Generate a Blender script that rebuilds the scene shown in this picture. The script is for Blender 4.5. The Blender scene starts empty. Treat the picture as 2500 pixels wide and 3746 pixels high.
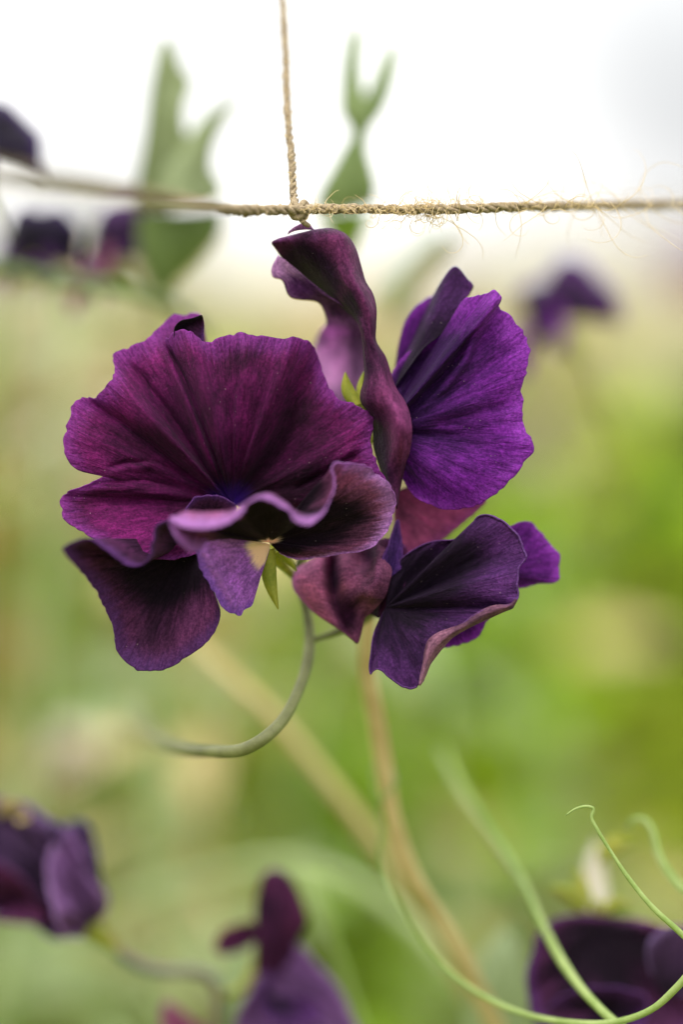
import bpy, math, random
import numpy as np
from mathutils import Vector, Matrix, Euler

random.seed(7)
RNG = np.random.default_rng(11)
scene = bpy.context.scene
COL = scene.collection

# ------------------------------------------------------------------ camera
LENS = 85.0
S = 0.04e-3                       # metres per photograph pixel in the focal plane
F = 3746 / 36.0 * LENS * S        # focus distance (0.354 m)
CAM_H = 1.25
PITCH = math.atan(964 / 8845.0)
cam = bpy.data.cameras.new('camera')
cam.sensor_fit = 'VERTICAL'
cam.sensor_height = 36.0
cam.sensor_width = 24.0
cam.lens = LENS
cam.clip_start = 0.02
cam.clip_end = 3000
cam.dof.use_dof = True
cam.dof.focus_distance = F
cam.dof.aperture_fstop = 3.5
cam.dof.aperture_blades = 0
cam_ob = bpy.data.objects.new('camera', cam)
COL.objects.link(cam_ob)
cam_ob.location = (0, 0, CAM_H)
cam_ob.rotation_euler = (math.pi / 2 - PITCH, 0, 0)
scene.camera = cam_ob

# ------------------------------------------------------------------ sky, sun, exposure
SUN_EL, SUN_AZ = math.radians(58), math.radians(205)
world = bpy.data.worlds.new('World')
scene.world = world
world.use_nodes = True
wn, wl = world.node_tree.nodes, world.node_tree.links
wn.clear()
w_out = wn.new('ShaderNodeOutputWorld')
w_bg = wn.new('ShaderNodeBackground')
w_bg.inputs['Strength'].default_value = 0.1
w_sky = wn.new('ShaderNodeTexSky')
w_sky.sky_type = 'NISHITA'
w_sky.sun_disc = False
w_sky.sun_elevation = SUN_EL
w_sky.sun_rotation = SUN_AZ
w_sky.dust_density = 4.0
w_co = wn.new('ShaderNodeTexCoord')
w_no = wn.new('ShaderNodeTexNoise')
w_no.inputs['Scale'].default_value = 7.0
w_no.inputs['Detail'].default_value = 4
w_rmp = wn.new('ShaderNodeValToRGB')
w_rmp.color_ramp.elements[0].position = 0.30
w_rmp.color_ramp.elements[0].color = (5.9, 5.98, 6.1, 1)
w_rmp.color_ramp.elements[1].position = 0.66
w_rmp.color_ramp.elements[1].color = (16.0, 15.9, 15.6, 1)
w_mix = wn.new('ShaderNodeMix')
w_mix.data_type = 'RGBA'
w_mix.inputs['Factor'].default_value = 0.88
w_map = wn.new('ShaderNodeMapping')
w_map.inputs['Location'].default_value = (1.48, 0.84, 0.52)
wl.new(w_co.outputs['Generated'], w_map.inputs['Vector'])
wl.new(w_map.outputs['Vector'], w_no.inputs['Vector'])
wl.new(w_no.outputs['Fac'], w_rmp.inputs['Fac'])
wl.new(w_sky.outputs['Color'], w_mix.inputs['A'])
wl.new(w_rmp.outputs['Color'], w_mix.inputs['B'])
w_sep = wn.new('ShaderNodeSeparateXYZ')
wl.new(w_co.outputs['Generated'], w_sep.inputs[0])
w_cie = wn.new('ShaderNodeMapRange')          # overcast sky: the zenith is brighter than the horizon
w_cie.inputs['From Min'].default_value = 0.0
w_cie.inputs['From Max'].default_value = 1.0
w_cie.inputs['To Min'].default_value = 0.55
w_cie.inputs['To Max'].default_value = 1.5
wl.new(w_sep.outputs['Z'], w_cie.inputs['Value'])
w_mul = wn.new('ShaderNodeMix')
w_mul.data_type = 'RGBA'
w_mul.blend_type = 'MULTIPLY'
w_mul.inputs['Factor'].default_value = 1.0
wl.new(w_mix.outputs['Result'], w_mul.inputs['A'])
wl.new(w_cie.outputs['Result'], w_mul.inputs['B'])
wl.new(w_mul.outputs['Result'], w_bg.inputs['Color'])
wl.new(w_bg.outputs['Background'], w_out.inputs['Surface'])

sun = bpy.data.lights.new('sun', 'SUN')
sun.energy = 1.4
sun.angle = math.radians(22)
sun.color = (1.0, 0.96, 0.9)
sun_ob = bpy.data.objects.new('sun', sun)
COL.objects.link(sun_ob)
sun_dir = Vector((math.sin(SUN_AZ) * math.cos(SUN_EL), math.cos(SUN_AZ) * math.cos(SUN_EL), math.sin(SUN_EL)))
sun_ob.rotation_euler = sun_dir.to_track_quat('Z', 'Y').to_euler()
sun_ob.location = (0, 0, 4)

scene.view_settings.view_transform = 'Standard'
scene.view_settings.look = 'None'
scene.view_settings.exposure = 1.15
scene.view_settings.gamma = 1.0
scene.view_settings.use_curve_mapping = False
scene.render.engine = 'CYCLES'
scene.cycles.use_denoising = True
scene.cycles.max_bounces = 10
scene.cycles.transmission_bounces = 8
scene.cycles.diffuse_bounces = 5

# ------------------------------------------------------------------ helpers
CP, SP = math.cos(PITCH), math.sin(PITCH)
FWD, UP, RT = np.array([0, CP, -SP]), np.array([0, SP, CP]), np.array([1.0, 0, 0])
CAM = np.array([0, 0, CAM_H])


def W(p):
    """(x, y, depth) -> world. x, y: picture position in photograph pixels; depth: focal-plane pixels behind the focus."""
    p = np.asarray(p, float)
    z = p[..., 2]
    z = np.where(np.abs(z) > 200, np.sign(z) * (200 + (np.abs(z) - 200) * 1.3), z)      # far depths are noted on a shorter scale
    d = F + z * S
    k = S * d / F
    return CAM + d[..., None] * FWD + ((p[..., 0] - 1250) * k)[..., None] * RT - ((p[..., 1] - 1873) * k)[..., None] * UP


def V(x, y, z=0.0):
    return Vector(W(np.array([x, y, z], float)))


ORG = {}


def link(o):
    COL.objects.link(o)
    return o


def thing(name, org, label, cat, group=None):
    o = link(bpy.data.objects.new(name, None))
    o.empty_display_size = 0.01
    o.location = org
    ORG[o.name] = Vector(org)
    o['label'] = label
    o['category'] = cat
    if group:
        o['group'] = group
    return o


def mesh_obj(name, verts, faces, mat, parent=None, smooth=True, attrs=None, uv=None, org=None, solid=0.0):
    verts = np.asarray(verts, float)
    if org is None:
        org = ORG[parent.name] if parent else Vector(verts.mean(0))
    org = Vector(org)
    me = bpy.data.meshes.new(name)
    lv = verts - np.array(org)
    me.from_pydata(lv.tolist(), [], faces.tolist() if isinstance(faces, np.ndarray) else faces)
    if smooth:
        me.polygons.foreach_set('use_smooth', np.ones(len(me.polygons), bool))
    if attrs is not None:
        for nm, arr in attrs.items():
            a = me.color_attributes.new(nm, 'FLOAT_COLOR', 'POINT')
            a.data.foreach_set('color', np.asarray(arr, np.float32).ravel())
    if uv is not None:
        li = np.zeros(len(me.loops), np.int32)
        me.loops.foreach_get('vertex_index', li)
        ul = me.uv_layers.new(name='uv')
        ul.data.foreach_set('uv', np.asarray(uv, np.float32)[li].ravel())
    me.materials.append(mat)
    me.update()
    o = link(bpy.data.objects.new(name, me))
    if parent:
        o.parent = parent
        o.location = org - ORG[parent.name]
    else:
        o.location = org
    ORG[o.name] = org
    if solid:
        m = o.modifiers.new('thick', 'SOLIDIFY')
        m.thickness = solid
        m.offset = 0
    return o


def tag(o, label, cat, group=None, kind=None):
    o['label'] = label
    o['category'] = cat
    if group:
        o['group'] = group
    if kind:
        o['kind'] = kind
    return o


def hermite(ts, pts, tq):
    """non-uniform Catmull-Rom through pts (n, ...) at params ts, evaluated at tq"""
    pts = np.asarray(pts, float)
    n = len(ts)
    if n == 2:
        w = ((tq - ts[0]) / (ts[1] - ts[0])).reshape((-1,) + (1,) * (pts.ndim - 1))
        return pts[0] * (1 - w) + pts[1] * w
    h = np.diff(ts)
    d = np.diff(pts, axis=0) / h.reshape((-1,) + (1,) * (pts.ndim - 1))
    m = np.zeros_like(pts)
    hh = h.reshape((-1,) + (1,) * (pts.ndim - 1))
    m[1:-1] = (d[:-1] * hh[1:] + d[1:] * hh[:-1]) / (hh[:-1] + hh[1:])
    m[0], m[-1] = d[0], d[-1]
    i = np.clip(np.searchsorted(ts, tq, side='right') - 1, 0, n - 2)
    sh = (-1,) + (1,) * (pts.ndim - 1)
    hi = h[i].reshape(sh)
    t = ((tq - ts[i]) / h[i]).reshape(sh)
    return ((2 * t**3 - 3 * t**2 + 1) * pts[i] + (t**3 - 2 * t**2 + t) * hi * m[i]
            + (-2 * t**3 + 3 * t**2) * pts[i + 1] + (t**3 - t**2) * hi * m[i + 1])


def chord(pts, lo=1e-6):
    d = np.linalg.norm(np.diff(np.asarray(pts, float), axis=0), axis=-1)
    d = np.maximum(d, lo) ** 0.75
    t = np.concatenate([[0], np.cumsum(d)])
    return t / t[-1]


def spline(pts, n):
    pts = np.asarray(pts, float)
    t = chord(pts)
    return hermite(t, pts, np.linspace(0, 1, n))


def vnoise(x, y, seed=0):
    r = np.random.default_rng(seed)
    tab = r.uniform(-1, 1, (64, 64))
    xi, yi = np.floor(x).astype(int), np.floor(y).astype(int)
    fx, fy = x - xi, y - yi
    fx, fy = fx * fx * (3 - 2 * fx), fy * fy * (3 - 2 * fy)
    g = lambda a, b: tab[a % 64, b % 64]
    return (g(xi, yi) * (1 - fx) * (1 - fy) + g(xi + 1, yi) * fx * (1 - fy)
            + g(xi, yi + 1) * (1 - fx) * fy + g(xi + 1, yi + 1) * fx * fy)


def loft(ribs, nu, nv):
    R = np.array([spline(r, nv) for r in ribs])               # ribs, nv, 3
    mid = 0.5 * (R[:, -1] + R[:, nv // 2])
    t = chord(mid, 4.0)
    G = hermite(t, R, np.linspace(0, 1, nu))
    return G                                                    # nu, nv, 3


def grid_faces(nu, nv):
    a = np.arange(nu * nv).reshape(nu, nv)
    return np.stack([a[:-1, :-1], a[1:, :-1], a[1:, 1:], a[:-1, 1:]], -1).reshape(-1, 4)


def sheet(name, parent, ribs, mat, nu=150, nv=56, ruffle=8.0, ruf_f=9.0, wrinkle=2.0, wr_f=42.0, seed=1,
          solid=0.16e-3, lower_z=0.0, label=None, world_ribs=False, unit=1.0, edge_jag=3.0, crosswise=False, flush_shading=None, crease=None):
    """a petal or leaf: a smooth skin through ribs that run from its base to its margin"""
    G = loft(ribs, nu, nv)
    u = np.linspace(0, 1, nu)[:, None] * np.ones((1, nv))
    v = np.ones((nu, 1)) * np.linspace(0, 1, nv)[None]
    L = np.linalg.norm(np.diff(G[:, -1], axis=0), axis=-1).sum() / unit
    H = np.linalg.norm(np.diff(G[nu // 2], axis=0), axis=-1).sum() / unit
    if crosswise:                      # sections run across: swap the meaning of u and v for the veins
        pu, pv, LU, HV = v, u, H, L
    else:
        pu, pv, LU, HV = u, v, L, H
    fl = LU / 1000.0
    wu = pu + 0.085 / max(fl, .3) * vnoise(pu * 3 * fl, pv * 2.6, seed + 7) * pv      # folds wander
    soft = np.clip((pv - .08) / .5, 0, 1)
    soft = soft * soft * (3 - 2 * soft)
    dz = (ruffle * pv**2.0 * vnoise(wu * ruf_f * fl + 3.1, pv * 1.4, seed)
          + wrinkle * soft * vnoise(wu * wr_f * fl + pv * 1.0, pv * 3.2 * max(HV / 500, .4), seed + 1)
          + 0.4 * wrinkle * soft * vnoise(wu * wr_f * 2.3 * fl, pv * 7, seed + 2)) * unit
    for (pl, dep, wd) in (crease or []):          # sharp folds along a line, seen in the picture plane
        pl = np.asarray(pl, float)
        best = np.full((nu, nv), 1e9)
        sgn = np.zeros((nu, nv))
        al = np.zeros((nu, nv))
        for q in range(len(pl) - 1):
            a_, b_ = pl[q], pl[q + 1]
            ab = b_ - a_
            t_ = np.clip(((G[..., :2] - a_) @ ab) / (ab @ ab), 0, 1)
            dv_ = G[..., :2] - (a_ + t_[..., None] * ab)
            d_ = np.linalg.norm(dv_, axis=-1)
            s_ = np.sign(ab[0] * dv_[..., 1] - ab[1] * dv_[..., 0])
            m_ = d_ < best
            best = np.where(m_, d_, best)
            sgn = np.where(m_, s_, sgn)
            al = np.where(m_, (q + t_) / (len(pl) - 1), al)
        fade = np.clip(al / .18, 0, 1) * np.clip((1 - al) / .12, 0, 1)
        sd = best * sgn
        dz = dz + fade * dep * (np.exp(-(sd / wd) ** 2) - .75 * np.exp(-((sd + 2.3 * wd) / (1.9 * wd)) ** 2))
    dr = edge_jag * np.clip((pv - .8) / .2, 0, 1) ** 2 * (vnoise(pu * 60 * fl, pv * 0, seed + 3) + 1.3 * vnoise(pu * 17 * fl, pv * 0, seed + 4)) * unit
    if world_ribs:
        du = np.gradient(G, axis=0)
        dv = np.gradient(G, axis=1)
        nrm = np.cross(du, dv)
        nrm /= np.linalg.norm(nrm, axis=-1, keepdims=True) + 1e-12
        G = G + nrm * dz[..., None]
        pts = G.reshape(-1, 3)
    else:
        G = G.copy()
        G[..., 2] += dz
        if not crosswise:
            dirv = G[:, -1:, :2] - G[:, :1, :2]
            dirv = dirv / (np.linalg.norm(dirv, axis=-1, keepdims=True) + 1e-9)
            G[..., :2] += dirv * dr[..., None]
        pts = W(G.reshape(-1, 3))
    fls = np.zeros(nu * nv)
    for (fx, fy, frx, fry, fa) in (flush_shading or []):  # soft spots: pigment patches mixed with painted shade and painted light
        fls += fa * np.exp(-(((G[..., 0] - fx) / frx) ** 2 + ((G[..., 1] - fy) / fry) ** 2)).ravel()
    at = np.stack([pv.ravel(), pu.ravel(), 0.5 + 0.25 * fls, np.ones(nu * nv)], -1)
    uv = np.stack([pu.ravel() * LU / 1000 + seed * .37, pv.ravel() * HV / 1000 + seed * .11], -1)
    o = mesh_obj(name, pts, grid_faces(nu, nv), mat, parent, attrs={'pet': at}, uv=uv, solid=solid)
    if label:
        o['label'] = label
    return o


def fan(base, edge, g=1.0, zs=1.0, bs=1.0, extra=None):
    """ribs from a common base to margin points (x, y, z[, bulge])"""
    ribs = []
    base = np.array(base, float)
    for e in edge:
        e = list(e) + [0.0] * (4 - len(e))
        ed, b = np.array([e[0], e[1], e[2] * zs], float), e[3] * bs
        if extra:
            de, db = extra(e[0], e[1])
            ed[2] += de
            b += db
        r = []
        for v in (0.006, 0.2, 0.42, 0.65, 0.84, 1.0):
            p = base + (ed - base) * v
            p[2] = base[2] + (ed[2] - base[2]) * (v ** g) + b * math.sin(math.pi * v ** 0.9)
            r.append(p)
        ribs.append(r)
    return ribs


def tube_pts(path, radii, sides=10, n=None, world=False):
    path = np.asarray(path, float)
    radii = np.asarray(radii, float)
    if n is None:
        n = max(8, len(path) * 8)
    t = chord(path)
    tq = np.linspace(0, 1, n)
    p = hermite(t, path, tq)
    if not world:
        p = W(p)
    r = np.interp(tq, np.linspace(0, 1, len(radii)), radii)
    if n >= 30:                        # stems are never quite even
        r = r * (1 + .09 * vnoise(tq * n / 9, tq * 0, int(abs(path[0].sum()) * 1000) % 97))
    tg = np.gradient(p, axis=0)
    tg /= np.linalg.norm(tg, axis=1, keepdims=True) + 1e-12
    nrm = np.zeros_like(p)
    a = np.array([0.3, 0.9, 0.2])
    a = a - tg[0] * a.dot(tg[0])
    nrm[0] = a / np.linalg.norm(a)
    for i in range(1, n):
        a = nrm[i - 1] - tg[i] * nrm[i - 1].dot(tg[i])
        nrm[i] = a / (np.linalg.norm(a) + 1e-12)
    bi = np.cross(tg, nrm)
    return p, r, nrm, bi


def tube(path, radii, sides=10, n=None, world=False, phase=0.0):
    p, r, nrm, bi = tube_pts(path, radii, sides, n, world)
    n = len(p)
    th = np.linspace(0, 2 * math.pi, sides, endpoint=False) + phase
    vs = (p[:, None] + r[:, None, None] * (np.cos(th)[None, :, None] * nrm[:, None] + np.sin(th)[None, :, None] * bi[:, None])).reshape(-1, 3)
    a = np.arange(n * sides).reshape(n, sides)
    b = np.roll(a, -1, 1)
    f = np.stack([a[:-1], b[:-1], b[1:], a[1:]], -1).reshape(-1, 4).tolist()
    f.append(a[0][::-1].tolist())
    f.append(a[-1].tolist())
    return vs, f


def join(parts):
    vs, fs, o = [], [], 0
    for v, f in parts:
        vs.append(np.asarray(v))
        f = f.tolist() if isinstance(f, np.ndarray) else f
        fs += [[i + o for i in q] for q in f]
        o += len(v)
    return np.concatenate(vs), fs


# ------------------------------------------------------------------ materials
def new_mat(name):
    m = bpy.data.materials.new(name)
    m.use_nodes = True
    nt = m.node_tree
    nt.nodes.clear()
    return m, nt.nodes, nt.links


def nd(N, t, **kw):
    n = N.new(t)
    for k, v in kw.items():
        setattr(n, k, v)
    return n


def mth(N, L, op, a, b=None, clamp=False):
    n = N.new('ShaderNodeMath')
    n.operation = op
    n.use_clamp = clamp
    for i, x in enumerate((a, b)):
        if x is None:
            continue
        if isinstance(x, (int, float)):
            n.inputs[i].default_value = x
        else:
            L.new(x, n.inputs[i])
    return n.outputs[0]


def sstep(N, L, x, lo, hi):
    n = N.new('ShaderNodeMapRange')
    n.interpolation_type = 'SMOOTHSTEP'
    n.inputs['From Min'].default_value = lo
    n.inputs['From Max'].default_value = hi
    L.new(x, n.inputs['Value'])
    return n.outputs['Result']


def mixc(N, L, f, a, b, mode='MIX'):
    n = N.new('ShaderNodeMix')
    n.data_type = 'RGBA'
    n.blend_type = mode
    for key, x in (('Factor', f), ('A', a), ('B', b)):
        s = [i for i in n.inputs if i.name == key and (i.type == 'VALUE' if key == 'Factor' else i.type == 'RGBA')][0]
        if isinstance(x, (int, float)):
            s.default_value = x
        elif isinstance(x, tuple):
            s.default_value = x + (1,) if len(x) == 3 else x
        else:
            L.new(x, s)
    return [o for o in n.outputs if o.type == 'RGBA'][0]


def noise(N, L, vec, scale, detail=3.0, rough=0.55, dist=0.0):
    n = N.new('ShaderNodeTexNoise')
    n.inputs['Scale'].default_value = scale
    n.inputs['Detail'].default_value = detail
    n.inputs['Roughness'].default_value = rough
    n.inputs['Distortion'].default_value = dist
    L.new(vec, n.inputs['Vector'])
    return n.outputs['Fac']


def scaled(N, L, vec, sc):
    n = N.new('ShaderNodeMapping')
    n.inputs['Scale'].default_value = sc
    L.new(vec, n.inputs['Vector'])
    return n.outputs['Vector']


def petal_mat(name, dark, mid, edge, base=None, base_v=0.2, base_w=0.08, vein=0.32, blotch=(0.35, 0.75), trans=0.3,
              tcol=None, edge_v=(0.8, 1.0), sheen=0.03, vbias=0.35, pollen=0.7, rough=0.55):
    m, N, L = new_mat(name)
    uv = nd(N, 'ShaderNodeUVMap', uv_map='uv').outputs['UV']
    at = nd(N, 'ShaderNodeVertexColor', layer_name='pet')
    sep = N.new('ShaderNodeSeparateColor')
    L.new(at.outputs['Color'], sep.inputs['Color'])
    v = sep.outputs[0]
    # broad pigment patches, drawn out along the veins
    n1 = noise(N, L, scaled(N, L, uv, (4.2, 3.4, 1)), 1.0, 5, .6, .5)
    nf = noise(N, L, scaled(N, L, uv, (60, 9, 1)), 1.0, 4, .62, .7)
    f = mth(N, L, 'ADD', mth(N, L, 'MULTIPLY', n1, 0.75), mth(N, L, 'MULTIPLY', v, vbias))
    # deeper pigment, plus shade and light painted into the petal colour
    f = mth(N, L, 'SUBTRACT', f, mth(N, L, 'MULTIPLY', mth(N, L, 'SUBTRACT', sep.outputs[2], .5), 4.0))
    nsoft = mth(N, L, 'MULTIPLY', mth(N, L, 'SUBTRACT', nf, .5), sstep(N, L, v, 0.0, 0.5))
    f = mth(N, L, 'ADD', f, mth(N, L, 'MULTIPLY', nsoft, .22))
    f = sstep(N, L, f, blotch[0], blotch[1])
    c = mixc(N, L, f, dark, mid)
    # drawn-out mottling between the veins
    nm = noise(N, L, scaled(N, L, uv, (26, 13, 1)), 1.0, 4, .68, 1.0)
    c = mixc(N, L, sstep(N, L, nm, .34, .66), mixc(N, L, 1.0, c, (0.68, 0.66, 0.70), 'MULTIPLY'), mixc(N, L, 1.0, c, (1.18, 1.14, 1.14), 'MULTIPLY'))
    # paler margin
    e = sstep(N, L, mth(N, L, 'ADD', v, mth(N, L, 'MULTIPLY', mth(N, L, 'SUBTRACT', nf, .5), .22)), edge_v[0], edge_v[1])
    c = mixc(N, L, e, c, edge)
    # branching veins
    nv = noise(N, L, scaled(N, L, uv, (34, 5, 1)), 1.0, 3, .55, .8)
    vm = mth(N, L, 'SUBTRACT', 1.0, sstep(N, L, mth(N, L, 'ABSOLUTE', mth(N, L, 'SUBTRACT', nv, .5)), 0.0, 0.045))
    nv2 = noise(N, L, scaled(N, L, uv, (70, 26, 1)), 1.0, 2, .5, 1.2)
    vm2 = mth(N, L, 'SUBTRACT', 1.0, sstep(N, L, mth(N, L, 'ABSOLUTE', mth(N, L, 'SUBTRACT', nv2, .5)), 0.0, 0.04))
    vv = mth(N, L, 'ADD', mth(N, L, 'MULTIPLY', vm, vein), mth(N, L, 'MULTIPLY', vm2, vein * .5), True)
    c = mixc(N, L, vv, c, mixc(N, L, 1.0, c, (0.35, 0.28, 0.36), 'MULTIPLY'))
    # cell-fine mottling
    tc = nd(N, 'ShaderNodeTexCoord').outputs['Object']
    fine = noise(N, L, tc, 2600, 2, .6)
    c = mixc(N, L, sstep(N, L, fine, .35, .7), mixc(N, L, 1.0, c, (0.72, 0.70, 0.74), 'MULTIPLY'), mixc(N, L, 1.0, c, (1.2, 1.18, 1.15), 'MULTIPLY'))
    if base is not None:
        b = sstep(N, L, mth(N, L, 'ADD', v, mth(N, L, 'MULTIPLY', mth(N, L, 'SUBTRACT', nf, .5), .22)), base_v - base_w, base_v + base_w)
        c = mixc(N, L, b, base, c)
    if pollen:
        vo = N.new('ShaderNodeTexVoronoi')
        vo.inputs['Scale'].default_value = 1300
        L.new(tc, vo.inputs['Vector'])
        sp = N.new('ShaderNodeSeparateColor')
        L.new(vo.outputs['Color'], sp.inputs['Color'])
        dot = mth(N, L, 'LESS_THAN', vo.outputs['Distance'], 0.10)
        dot = mth(N, L, 'MULTIPLY', dot, mth(N, L, 'GREATER_THAN', sp.outputs[0], 0.72))
        patch = sstep(N, L, noise(N, L, tc, 90, 2), .48, .62)
        c = mixc(N, L, mth(N, L, 'MULTIPLY', mth(N, L, 'MULTIPLY', dot, patch), pollen), c, (0.36, 0.27, 0.27))
    bs = N.new('ShaderNodeBsdfPrincipled')
    bs.inputs['Roughness'].default_value = rough
    bs.inputs['Specular IOR Level'].default_value = 0.07
    bs.inputs['Sheen Weight'].default_value = sheen
    bs.inputs['Sheen Roughness'].default_value = 0.45
    bs.inputs['Sheen Tint'].default_value = (0.8, 0.62, 0.86, 1)
    L.new(c, bs.inputs['Base Color'])
    bp = N.new('ShaderNodeBump')
    bp.inputs['Strength'].default_value = 0.7
    bp.inputs['Distance'].default_value = 0.0004
    h = mth(N, L, 'ADD', mth(N, L, 'MULTIPLY', mth(N, L, 'MULTIPLY', nf, sstep(N, L, v, 0.1, 0.6)), 1.0), mth(N, L, 'MULTIPLY', fine, .35))
    h = mth(N, L, 'ADD', h, mth(N, L, 'MULTIPLY', nm, .7))
    h = mth(N, L, 'SUBTRACT', h, mth(N, L, 'MULTIPLY', vv, .3))
    L.new(h, bp.inputs['Height'])
    L.new(bp.outputs['Normal'], bs.inputs['Normal'])
    tr = N.new('ShaderNodeBsdfTranslucent')
    tcx = mixc(N, L, 1.0, c, tcol or (2.2, 1.6, 2.4), 'MULTIPLY')
    L.new(tcx, tr.inputs['Color'])
    mx = N.new('ShaderNodeMixShader')
    mx.inputs[0].default_value = trans
    L.new(bs.outputs[0], mx.inputs[1])
    L.new(tr.outputs[0], mx.inputs[2])
    out = N.new('ShaderNodeOutputMaterial')
    L.new(mx.outputs[0], out.inputs['Surface'])
    return m


def leaf_mat(name, a, b, trans=0.35, scale=260, rough=0.5):
    m, N, L = new_mat(name)
    tc = nd(N, 'ShaderNodeTexCoord').outputs['Object']
    n1 = noise(N, L, tc, scale, 4, .6)
    n2 = noise(N, L, tc, scale * 9, 2, .6)
    c = mixc(N, L, sstep(N, L, mth(N, L, 'ADD', mth(N, L, 'MULTIPLY', n1, .75), mth(N, L, 'MULTIPLY', n2, .25)), .3, .7), a, b)
    bs = N.new('ShaderNodeBsdfPrincipled')
    bs.inputs['Roughness'].default_value = rough
    bs.inputs['Specular IOR Level'].default_value = 0.3
    L.new(c, bs.inputs['Base Color'])
    bp = N.new('ShaderNodeBump')
    bp.inputs['Strength'].default_value = 0.3
    bp.inputs['Distance'].default_value = 0.0002
    L.new(n2, bp.inputs['Height'])
    L.new(bp.outputs['Normal'], bs.inputs['Normal'])
    tr = N.new('ShaderNodeBsdfTranslucent')
    L.new(mixc(N, L, 1.0, c, (1.5, 1.5, 0.9), 'MULTIPLY'), tr.inputs['Color'])
    mx = N.new('ShaderNodeMixShader')
    mx.inputs[0].default_value = trans
    L.new(bs.outputs[0], mx.inputs[1])
    L.new(tr.outputs[0], mx.inputs[2])
    out = N.new('ShaderNodeOutputMaterial')
    L.new(mx.outputs[0], out.inputs['Surface'])
    return m


def attr_leaf_mat(name, trans=0.3):
    m, N, L = new_mat(name)
    at = nd(N, 'ShaderNodeVertexColor', layer_name='pet')
    tc = nd(N, 'ShaderNodeTexCoord').outputs['Object']
    n1 = noise(N, L, tc, 60, 3, .6)
    c = mixc(N, L, sstep(N, L, n1, .3, .7), mixc(N, L, 1.0, at.outputs['Color'], (0.8, 0.8, 0.8), 'MULTIPLY'), at.outputs['Color'])
    bs = N.new('ShaderNodeBsdfPrincipled')
    bs.inputs['Roughness'].default_value = 0.6
    bs.inputs['Specular IOR Level'].default_value = 0.2
    L.new(c, bs.inputs['Base Color'])
    tr = N.new('ShaderNodeBsdfTranslucent')
    L.new(mixc(N, L, 1.0, c, (1.3, 1.3, 0.9), 'MULTIPLY'), tr.inputs['Color'])
    mx = N.new('ShaderNodeMixShader')
    mx.inputs[0].default_value = trans
    L.new(bs.outputs[0], mx.inputs[1])
    L.new(tr.outputs[0], mx.inputs[2])
    out = N.new('ShaderNodeOutputMaterial')
    L.new(mx.outputs[0], out.inputs['Surface'])
    return m


def ground_mat(name):
    m, N, L = new_mat(name)
    tc = nd(N, 'ShaderNodeTexCoord').outputs['Object']
    sx = N.new('ShaderNodeSeparateXYZ')
    L.new(tc, sx.inputs[0])
    n1 = noise(N, L, tc, 0.35, 4, .6)
    n2 = noise(N, L, tc, 2.2, 4, .65)
    n3 = noise(N, L, tc, 45, 3, .6)
    green = mixc(N, L, sstep(N, L, n2, .35, .65), (0.10, 0.14, 0.018), (0.19, 0.20, 0.035))
    straw = mixc(N, L, sstep(N, L, n1, .35, .65), (0.27, 0.225, 0.13), (0.33, 0.28, 0.18))
    # the mown, dry field begins beyond the meadow strip
    f = sstep(N, L, mth(N, L, 'ADD', sx.outputs['Y'], mth(N, L, 'MULTIPLY', n1, 8.0)), 10.0, 40.0)
    c = mixc(N, L, f, green, straw)
    c = mixc(N, L, n3, mixc(N, L, 1.0, c, (0.7, 0.7, 0.7), 'MULTIPLY'), c)
    bs = N.new('ShaderNodeBsdfPrincipled')
    bs.inputs['Roughness'].default_value = 0.9
    bs.inputs['Specular IOR Level'].default_value = 0.1
    L.new(c, bs.inputs['Base Color'])
    out = N.new('ShaderNodeOutputMaterial')
    L.new(bs.outputs[0], out.inputs['Surface'])
    return m


M = {}
CREAM = (0.62, 0.52, 0.33)
M['std1'] = petal_mat('petal_burgundy', (0.020, 0.003, 0.014), (0.155, 0.011, 0.108), (0.19, 0.032, 0.22), base=(0.055, 0.012, 0.22), base_v=0.10, base_w=0.09,
                      blotch=(0.16, 0.80), vbias=0.16, trans=0.28, edge_v=(.84, 1.08), vein=.45)
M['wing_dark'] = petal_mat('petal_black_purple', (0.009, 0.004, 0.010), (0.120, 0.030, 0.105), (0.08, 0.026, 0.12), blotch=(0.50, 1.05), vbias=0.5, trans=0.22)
M['wing_rim'] = petal_mat('petal_dark_rose_rim', (0.011, 0.0045, 0.010), (0.25, 0.075, 0.17), (0.33, 0.15, 0.38), base=CREAM, base_v=0.075, base_w=0.03,
                          blotch=(0.60, 1.05), vbias=0.50, trans=0.34, edge_v=(0.80, 0.97))
M['keel'] = petal_mat('petal_lavender', (0.14, 0.045, 0.25), (0.36, 0.15, 0.46), (0.19, 0.075, 0.36), base=CREAM, base_v=0.32, base_w=0.07, blotch=(0.2, 0.8), trans=0.35, vein=0.12)
M['twist'] = petal_mat('petal_plum', (0.014, 0.0035, 0.017), (0.16, 0.032, 0.11), (0.15, 0.04, 0.15), blotch=(0.22, 0.9), vbias=0.2, trans=0.25, edge_v=(0.93, 1.05))
M['twist_rose'] = petal_mat('petal_rose_plum', (0.03, 0.005, 0.028), (0.42, 0.14, 0.27), (0.34, 0.11, 0.32), blotch=(0.12, 0.7), vbias=0.2, trans=0.4)
M['lilac'] = petal_mat('petal_lilac', (0.10, 0.03, 0.12), (0.50, 0.27, 0.50), (0.52, 0.30, 0.53), blotch=(0.15, 0.7), vbias=0.2, trans=0.5, tcol=(1.4, 1.2, 1.4))
M['violet'] = petal_mat('petal_violet', (0.032, 0.006, 0.062), (0.145, 0.016, 0.225), (0.21, 0.034, 0.30), blotch=(0.30, 0.86), vbias=0.34, trans=0.38, vein=.5)
M['violet_dark'] = petal_mat('petal_dusky_violet', (0.010, 0.004, 0.014), (0.075, 0.020, 0.115), (0.11, 0.042, 0.17), blotch=(0.42, 1.0), vbias=0.45, trans=0.22, edge_v=(.9, 1.04))
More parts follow.
